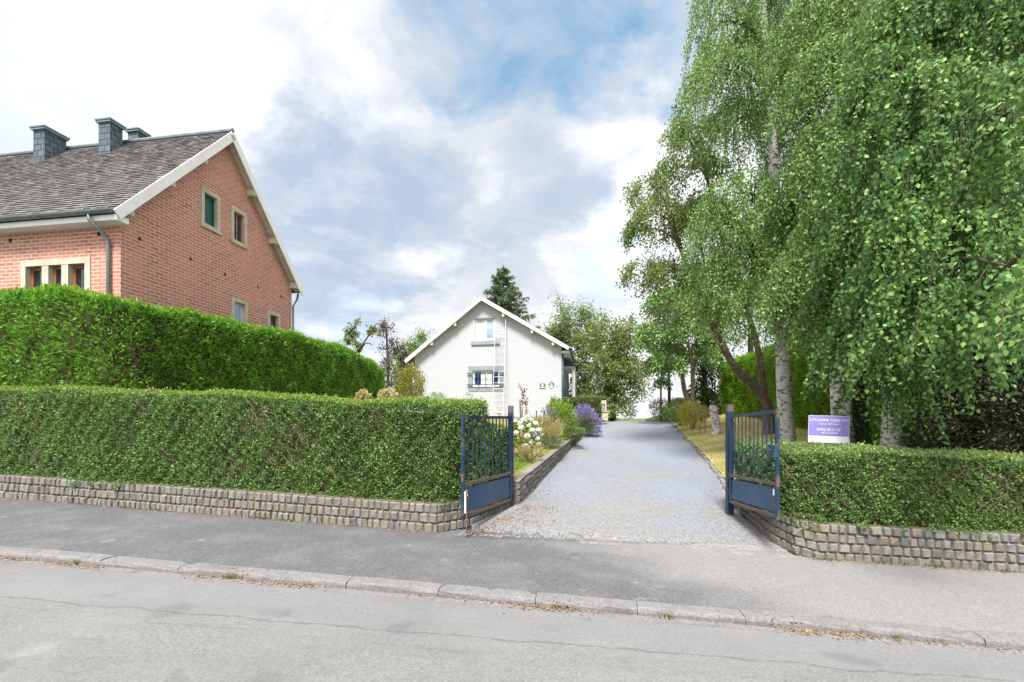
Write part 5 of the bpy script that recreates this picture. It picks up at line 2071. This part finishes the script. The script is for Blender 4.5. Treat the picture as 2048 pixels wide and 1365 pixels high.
def shrub(name, label, base, r, h, leafm, n, size, aspect=.5, stems=8, cat='shrub', group=None, up=.3, clump=.25, z0=.1, flowers=None, stemmat=None, flat=1.0):
    base = np.array(base, float)
    root = empty(name, base, label, cat, group)
    m = MB()
    for _ in range(stems):
        a = random.uniform(0, 6.28)
        e = np.array([math.cos(a) * r * random.uniform(.2, .8), math.sin(a) * r * random.uniform(.2, .8), h * random.uniform(.5, .95)])
        m.tube([(e[0] * .1, e[1] * .1, -.08), e * np.array([.5, .5, .6]), e], [.012, .009, .004], 4, False)
    m.obj('stems', stemmat or M_twig, root)
    k = max(10, n // 22)
    d = norm(rng.normal(size=(k, 3)))
    c = d * np.array([r, r * flat, h / 2]) * rng.uniform(.45, 1.0, (k, 1)) ** .5 + np.array([0, 0, h / 2 + z0])
    i = rng.integers(0, k, n)
    pos = c[i] + rng.normal(0, 1, (n, 3)) * np.array([r, r, h * .5]) * clump * .6
    pos[:, 2] = np.maximum(pos[:, 2], .01)
    ax = norm(pos - np.array([0, 0, h * .35])) + rng.normal(0, .6, (n, 3)) + np.array([0, 0, up])
    quads_mesh('foliage', leaf_quads(pos, ax, size, aspect), leafm, root)
    if flowers:
        fm, fn, fs, fz = flowers
        d = norm(rng.normal(size=(fn, 3)))
        d[:, 2] = np.abs(d[:, 2])
        pos = d * np.array([r, r * flat, h / 2]) * 1.03 + np.array([0, 0, h / 2 + z0 + fz])
        if fn <= 30:
            for c in pos:
                pp = c + rng.normal(0, fs * .4, (9, 3))
                quads_mesh('bloom', leaf_quads(pp, rng.normal(0, 1, (9, 3)) + np.array([0, 0, .6]), fs, .8), fm, root)
        else:
            ii = rng.integers(0, fn, fn * 8)
            pp = pos[ii] + rng.normal(0, fs * .5, (fn * 8, 3))
            quads_mesh('flowers', leaf_quads(pp, rng.normal(0, 1, (fn * 8, 3)) + np.array([0, 0, .6]), fs, .8), fm, root)['kind'] = 'stuff'
    return root


def gz(x, y):
    return float(z_garden(x, y))


def on_garden(u, Y):
    x = (u - UC) / F * Y
    return (x, Y, gz(x, Y))


def on_lawn(u, Y):
    x = (u - UC) / F * Y
    return (x, Y, float(z_lawn(x, Y)))


def hydrangea():
    b = on_garden(1046, 11.2)
    root = shrub('hydrangea', 'white-flowered hydrangea bush just behind the left gate post', b, .40, .80, M_L_lime, 1500, .075, .6, 10)
    sites = [(.26, -.25, .62), (.10, -.38, .58), (.34, -.18, .50), (.18, -.34, .42), (.37, -.16, .34), (.33, -.22, .16), (-.05, -.30, .80), (.15, -.2, .86), (.28, -.05, .80), (-.18, -.30, .66), (.02, -.1, 1.0), (-.2, -.1, .96), (.2, .05, 1.0), (.42, -.1, .62), (.05, -.38, .30), (.1, -.1, 1.08), (-.1, -.25, .92), (.3, -.2, .9), (.38, -.2, .74), (.22, -.36, .74)]
    for (x, y, z) in sites:
        m = MB()
        x, z = x * .95, z * .85
        rr = random.uniform(.06, .09)
        pts = norm(rng.normal(size=(70, 3)))
        for p in pts:
            c = np.array([x, y, z]) + p * rr * np.array([1, 1, .8])
            a = norm(np.cross(p, rng.normal(size=3)))
            b2 = np.cross(p, a)
            s = .026
            m.add([c + a * s, c + b2 * s + p * .008, c - a * s, c - b2 * s + p * .008], [(0, 1, 2, 3)])
        m.obj('flower_head', M_F_white, root)


hydrangea()


def lavender():
    b = np.array(on_garden(1168, 17.6))
    b[2] = -.60
    root = empty('lavender', b, 'big mound of purple flowering lavender spilling over the drive', 'lavender')
    n = 5200
    d = norm(rng.normal(size=(n, 3)))
    d[:, 2] = np.abs(d[:, 2])
    f = rng.uniform(.3, 1, (n, 1))
    pos = d * np.array([.50, .5, .72]) * f
    quads_mesh('foliage', leaf_quads(pos, d + rng.normal(0, .25, (n, 3)) + np.array([0, 0, .4]), .12, .13), M_L_lav, root)
    n = 1300
    d = norm(rng.normal(size=(n, 3)) + np.array([.12, 0, .1]))
    d[:, 2] = np.abs(d[:, 2]) * .95 + .02
    tip = d * np.array([.66, .62, 1.08]) * rng.uniform(.8, 1.08, (n, 1))
    tip[:, 2] -= .10 * (1 - d[:, 2])
    quads_mesh('stems', leaf_quads(d * .45, tip - d * .45, np.linalg.norm(tip - d * .45, axis=1) / .95, .012), M_L_lav, root)
    keep = (tip[:, 2] > .52) | (tip[:, 0] > .30) & (rng.random(n) < .7)
    tip, d = tip[keep], d[keep]
    n = len(tip)
    k = 6
    pp = np.repeat(tip, k, 0) + np.repeat(d, k, 0) * rng.uniform(-.09, .03, (n * k, 1)) + rng.normal(0, .008, (n * k, 3))
    quads_mesh('flowers', leaf_quads(pp, np.repeat(d, k, 0) + rng.normal(0, .5, (n * k, 3)), .036, .6), M_F_lav, root)


lavender()
shrub('flowering_shrub', 'fresh green leafy shrub left of the lavender', on_garden(1125, 15.2), .42, 1.0, M_L_lime, 2300, .085, .4, 9, up=.5)
shrub('flowering_shrub', 'upright lime shrub with a few blue blooms at the white house corner', on_garden(1111, 17.5), .36, 1.05, M_L_lime, 1700, .085, .5, 7, flowers=(M_F_blue, 5, .06, 0))
shrub('wildflower_clump', 'straw-coloured clump of dry flower stems beside the hydrangea', on_garden(1084, 12.8), .50, .62, M_L_straw, 1500, .22, .05, 30, up=1.6, flowers=(M_F_pink, 22, .03, .12))
shrub('wildflower_clump', 'clump of small yellow flowers in front of the fresh green shrub', on_garden(1107, 13.6), .24, .42, M_L_yellow, 900, .05, .5, 8, flowers=(M_F_yellow, 30, .035, .02))
shrub('wildflower_clump', 'tall loose stems with violet blooms behind the yellow flower clump', on_garden(1096, 14.6), .34, .85, M_L_mid, 600, .10, .18, 26, up=1.4, flowers=(M_F_lav, 16, .05, .05))
shrub('ground_cover', 'grey-green trailing plant tumbling over the coping of the bed wall', (1.82, 14.6, -.66), .42, .26, M_L_mid, 1700, .055, .4, 6, cat='plant')
shrub('ground_cover', 'small dark green cushion growing through the bed wall face', (2.02, 15.05, -.90), .20, .42, M_L_mid, 900, .05, .5, 4, cat='plant')
shrub('ground_cover', 'low grey-green herb patch in front of the hydrangea', (.98, 12.5, -.86), .38, .22, M_L_lav, 1400, .07, .25, 8, cat='plant', up=.8)
shrub('ground_cover', 'straggly patch of pale weeds at the foot of the hydrangea', (.40, 10.3, -1.0), .30, .30, M_L_straw, 700, .08, .2, 14, cat='plant', up=.9, flowers=(M_F_pink, 10, .025, .03))
shrub('red_sapling', 'spindly maroon-leaved sapling against the white house wall', on_garden(1043, 19.5), .30, 1.25, M_L_red, 150, .10, .5, 8, cat='sapling', z0=.35, clump=.2)
shrub('clipped_ball', 'left-hand cream variegated ball bush peeping over the low hedge', P(727, 812, 14), .235, .47, M_L_cream, 1500, .045, .6, 6, cat='bush', group='cream ball bushes over the low hedge', up=0, clump=.12, z0=0)
shrub('clipped_ball', 'right-hand and larger cream variegated ball bush peeping over the low hedge', P(775, 811, 14), .27, .52, M_L_cream, 1800, .045, .6, 6, cat='bush', group='cream ball bushes over the low hedge', up=0, clump=.12, z0=0)
shrub('orange_shrub', 'yellow-green shrub with orange tips at the left corner of the white house', P(822, 815, 19), .50, 1.55, M_L_orange, 4600, .09, .35, 14, up=.9, clump=.28)
shrub('round_bush', 'low rounded green bush peeping over the low hedge before the white house', P(874, 822, 17), .40, .52, M_L_lime, 1500, .06, .4, 8, cat='bush')
shrub('young_shrub', 'thin sprig of grey leaves left of the barred window', P(931, 832, 18), .30, .82, M_L_mid, 60, .09, .3, 7, cat='shrub', up=.8)
shrub('golden_bush', 'bright yellow-green feathery bush beside the stump on the right lawn', on_lawn(1386, 18.6), .56, .95, M_L_yellow, 2600, .11, .16, 16, up=.8, flat=.8, cat='bush')
shrub('rose_bush', 'green rose bush with pink blooms left of the golden bush', on_lawn(1360, 20.2), .55, .85, M_L_mid, 1700, .085, .5, 10, flowers=(M_F_pink, 8, .07, 0), cat='bush')
shrub('pink_flowers', 'tall pale pink flower clump at the top right of the drive', on_lawn(1322, 25.0), .55, 1.0, M_L_mid, 1100, .10, .3, 14, up=.8, flowers=(M_F_pink, 60, .07, .05), cat='flowers')
shrub('leafy_bush', 'green leafy bush between the pink flowers and rose bush', on_lawn(1345, 22.6), .55, .75, M_L_lime, 1500, .09, .45, 8, cat='bush')


def small_tree():
    b = on_lawn(1404, 17.2)
    r = shrub('standard_shrub', 'little mop-headed shrub on two thin stems beside the stump', (b[0], b[1], b[2] + .45), .26, .42, M_L_straw, 420, .06, .4, 5, cat='shrub')
    for dx in (-.06, .10):
        MB().tube([(dx, 0, .2), (dx * 1.2, 0, -.50)], [.012, .016], 6).obj('stem', M_twig, r)


small_tree()


def stump():
    b = on_lawn(1432, 16.6)
    r = empty('tree_stump', b, 'knee-high pale grey tree stump standing on the right lawn', 'stump')
    m = MB()
    m.tube(smooth_path([(.05, 0, -.1), (.03, 0, .12), (-.03, 0, .52), (-.09, 0, .86), (-.10, 0, 1.0)], 4), np.interp(np.linspace(0, 1, 17), [0, .15, .3, .8, 1], [.24, .20, .15, .14, .125]), 12)
    m.obj('trunk', M_birch, r, smooth=True)
    M_cut = plain('cut_wood', (0.52, 0.42, 0.32), .2, 10, .9)
    m = MB()
    m.tube([(-.10, -.09, .82), (-.12, -.19, .86)], [.095, .09], 10)
    m.obj('cut_branch', M_cut, r)
    m = MB()
    m.tube([(-.10, 0, .99), (-.09, 0, 1.09), (-.08, 0, 1.15)], [.095, .075, .025], 10)
    m.obj('knob', M_bark, r, smooth=True)


stump()


# ------------------------------------------------------------------ small garden furniture
M_pale_wood = plain('pale_timber', (0.60, 0.50, 0.37), .25, 8, .85)
M_canvas = plain('beige_canvas', (0.52, 0.41, 0.31), .15, 6, .9)


def wooden_stand():
    x = (1205 - UC) / F * 22.6
    b = (x, 22.6, gz(x, 22.6) - .02)
    r = empty('garden_chair', b, 'pale wooden chair-like stand at the top left of the drive', 'chair')
    for dx in (-.15, .15):
        MB().box(dx - .028, dx + .028, -.03, .03, 0, .98).obj('leg', M_pale_wood, r)
    for dx in (-.15, .15):
        MB().box(dx - .028, dx + .028, -.42, -.36, 0, .42).obj('leg', M_pale_wood, r)
    MB().box(-.121, .121, -.02, .02, .80, .98).obj('backrest', M_pale_wood, r)
    MB().box(-.20, .20, -.45, -.035, .425, .47).obj('seat', M_pale_wood, r)
    MB().box(-.121, .121, -.41, -.38, .20, .42).obj('front_board', M_pale_wood, r)
    MB().box(-.121, .121, -.41, -.38, .02, .17).obj('front_board', M_pale_wood, r)


wooden_stand()


def canopy():
    b = P(978, 848, 19)
    r = empty('garden_canopy', b, 'beige canvas canopy top showing above the hedge before the ladder', 'canopy', rz=R(-10))
    z = (848 - 812) / F * 19
    m = MB()
    m.prism([(-.30, -.4, z), (.08, -.4, z), (.42, -.4, z - .30), (.40, -.4, z - .33), (.07, -.4, z - .03), (-.30, -.4, z - .03)], (0, .8, 0))
    m.obj('canvas', M_canvas, r)
    for (x, y) in ((-.27, -.36), (-.27, .36), (.37, -.36), (.37, .36)):
        MB().tube([(x, y, -.15), (x, y, z - (.031 if x < 0 else .30))], .018, 6).obj('leg', M_whitepaint, r)


canopy()
for (u, Y, top, lab) in ((1073, 14.5, 822, 'left of two thin dark stakes among the dry flower stems'), (1088, 15.5, 821, 'right of two thin dark stakes among the dry flower stems')):
    p = on_garden(u, Y)
    o = MB().tube([(0, 0, -.1), (0, 0, (VH - top) / F * Y - p[2])], .018, 6).obj('garden_stake', M_bark_dark)
    o.location = p
    tag(o, lab, 'stake', 'thin stakes in the flower bed')


# ------------------------------------------------------------------ loose litter and grass
def scatter(name, pts, size, mat, aspect=.5, lift=.004, flat=.25):
    n = len(pts)
    ax = np.stack([rng.normal(size=n), rng.normal(size=n), rng.normal(0, flat, n)], -1)
    q = leaf_quads(pts + np.array([0, 0, lift]), ax, size, aspect)
    # lay the blades flat
    q[:, :, 2] = pts[:, None, 2] + lift + (q[:, :, 2] - pts[:, None, 2]) * .35
    o = quads_mesh(name, q, mat)
    tag(o, kind='stuff')
    return o


M_litter = leafmat('dead_leaf', (0.10, 0.055, 0.025), (0.27, 0.15, 0.075), (0.45, 0.30, 0.17), 4, .15)


def litter():
    P_ = []
    # along the wall foot
    n = 1500
    x = np.concatenate([rng.uniform(-10, -1.1, n), rng.uniform(3.9, 8, n // 2)])
    y = y_front(x) - np.abs(rng.exponential(.05, len(x))) - .02
    P_.append(np.stack([x, y, plane_pave(x) + .004], -1))
    # gutter, in drifts
    n = 5200
    x = rng.uniform(-7, 6, n)
    keep = (np.sin(x * 2.3 + 1) + np.sin(x * 5.1) * .6 + .35 * np.sin(x * 11)) > rng.uniform(-.5, 1.5, n)
    x = x[keep]
    y = y_kerb(x) - .175 - np.abs(rng.exponential(.03, len(x)))
    P_.append(np.stack([x, y, plane_pave(x) - .055], -1))
    # kerb joint tufts
    for cx in (-2.95, -2.93, .5, 2.4):
        n = 90
        x = cx + rng.normal(0, .09, n)
        P_.append(np.stack([x, y_kerb(x) - rng.uniform(.0, .20, n), plane_pave(x) + rng.uniform(-.05, .012, n)], -1))
    # drive edges
    n = 1700
    y = 6.7 + rng.exponential(3.0, n)
    y = y[y < 22]
    side = rng.random(len(y)) < .55
    off = np.abs(rng.exponential(.22, len(y)))
    x = np.where(side, x_left(y) + .12 + off, x_right(y) - .05 - off)
    P_.append(np.stack([x, y, z_drive(x, y) + .035], -1))
    n = 900
    y = rng.uniform(6.75, 8.2, n)
    x = x_left(y) + .1 + np.abs(rng.normal(0, .45, n))
    P_.append(np.stack([x, y, z_drive(x, y) + .03], -1))
    n = 90
    x = rng.uniform(-6, 5, n)
    y = y_kerb(x) + rng.uniform(.05, 1, n) * (y_front(x) - y_kerb(x))
    P_.append(np.stack([x, y, plane_pave(x) + .012], -1))
    scatter('fallen_leaves', np.concatenate(P_), .030, M_litter, .55)


litter()
def weeds():
    pts = []
    for cx in (-7.6, -6.1, -4.2, -3.3, -2.0, 4.4, 5.1, 5.8, 6.6):
        for _ in range(random.randint(1, 3)):
            n = random.randint(14, 34)
            x = cx + random.uniform(-.4, .4) + rng.normal(0, .05, n)
            pts.append(np.stack([x, y_front(x) - .03 - np.abs(rng.normal(0, .02, n)), plane_pave(x) - .01], -1))
    for cx in (-2.94, -4.8, .45, 1.42, 3.3):
        n = 20
        x = cx + rng.normal(0, .03, n)
        pts.append(np.stack([x, y_kerb(x) - .175 - np.abs(rng.normal(0, .015, n)), plane_pave(x) - .065], -1))
    p = np.concatenate(pts)
    q = leaf_quads(p, np.tile([0, 0, 1.0], (len(p), 1)) + rng.normal(0, .6, (len(p), 3)), .06, .2)
    tag(quads_mesh('weeds', q, M_L_mid2), kind='stuff')


M_L_mid2 = leafmat('weed_blade', (0.05, 0.08, 0.02), (0.12, 0.16, 0.04), (0.24, 0.25, 0.09), 3, .3)
weeds()
M_pebble = leafmat('loose_pebble', (0.155, 0.16, 0.175), (0.225, 0.23, 0.245), (0.34, 0.335, 0.33), 5, 0.0, rough=.85, spec=.2)


def pebbles():
    n = 15000
    y = 6.65 + 9.0 * rng.random(n) ** 1.5
    f = rng.random(n)
    x = x_left(y) * (1 - f) + x_right(y) * f
    c = np.stack([x, y, z_drive(x, y) + .026 + rng.uniform(0, .006, n)], -1)
    s = rng.uniform(.005, .011, n)
    # squashed octahedra
    d = np.array([[1, 0, 0], [0, 1, 0], [-1, 0, 0], [0, -1, 0], [0, 0, .8]])
    V = c[:, None, :] + (d[None] * rng.uniform(.7, 1.3, (n, 5, 1))) * s[:, None, None]
    f0 = np.array([[0, 1, 4], [1, 2, 4], [2, 3, 4], [3, 0, 4]])
    idx = (np.arange(n)[:, None, None] * 5 + f0[None]).reshape(-1)
    me = bpy.data.meshes.new('loose_gravel')
    me.vertices.add(n * 5)
    me.vertices.foreach_set('co', V.astype(np.float32).ravel())
    me.loops.add(n * 12)
    me.loops.foreach_set('vertex_index', idx.astype(np.int32))
    me.polygons.add(n * 4)
    me.polygons.foreach_set('loop_start', np.arange(0, n * 12, 3, dtype=np.int32))
    me.update(calc_edges=True)
    tag(link('loose_gravel', me, M_pebble), kind='stuff')


pebbles()
M_grass = leafmat('grass_blade', (0.15, 0.165, 0.04), (0.33, 0.32, 0.12), (0.52, 0.46, 0.23), .9, 0.35)
M_grass_g = leafmat('green_grass_blade', (0.06, 0.10, 0.015), (0.16, 0.22, 0.04), (0.30, 0.34, 0.09), 1.2, .3)


def grass():
    n = 30000
    y = 8.0 + 15 * rng.random(n) ** 1.4
    x = x_right(y) + .10 + 4.5 * rng.random(n) ** 1.2
    p = np.stack([x, y, z_lawn(x, y)], -1)
    q = leaf_quads(p, np.tile([0, 0, 1.0], (n, 1)) + rng.normal(0, .55, (n, 3)), .045, .16)
    tag(quads_mesh('grass', q, M_grass), kind='stuff')
    n = 9000
    y = rng.uniform(8.3, 11.2, n)
    x = x_left(y) - .25 - 1.4 * rng.random(n)
    p = np.stack([x, y, z_garden(x, y)], -1)
    q = leaf_quads(p, np.tile([0, 0, 1.0], (n, 1)) + rng.normal(0, .5, (n, 3)), .05, .16)
    tag(quads_mesh('grass', q, M_grass_g), kind='stuff')


grass()
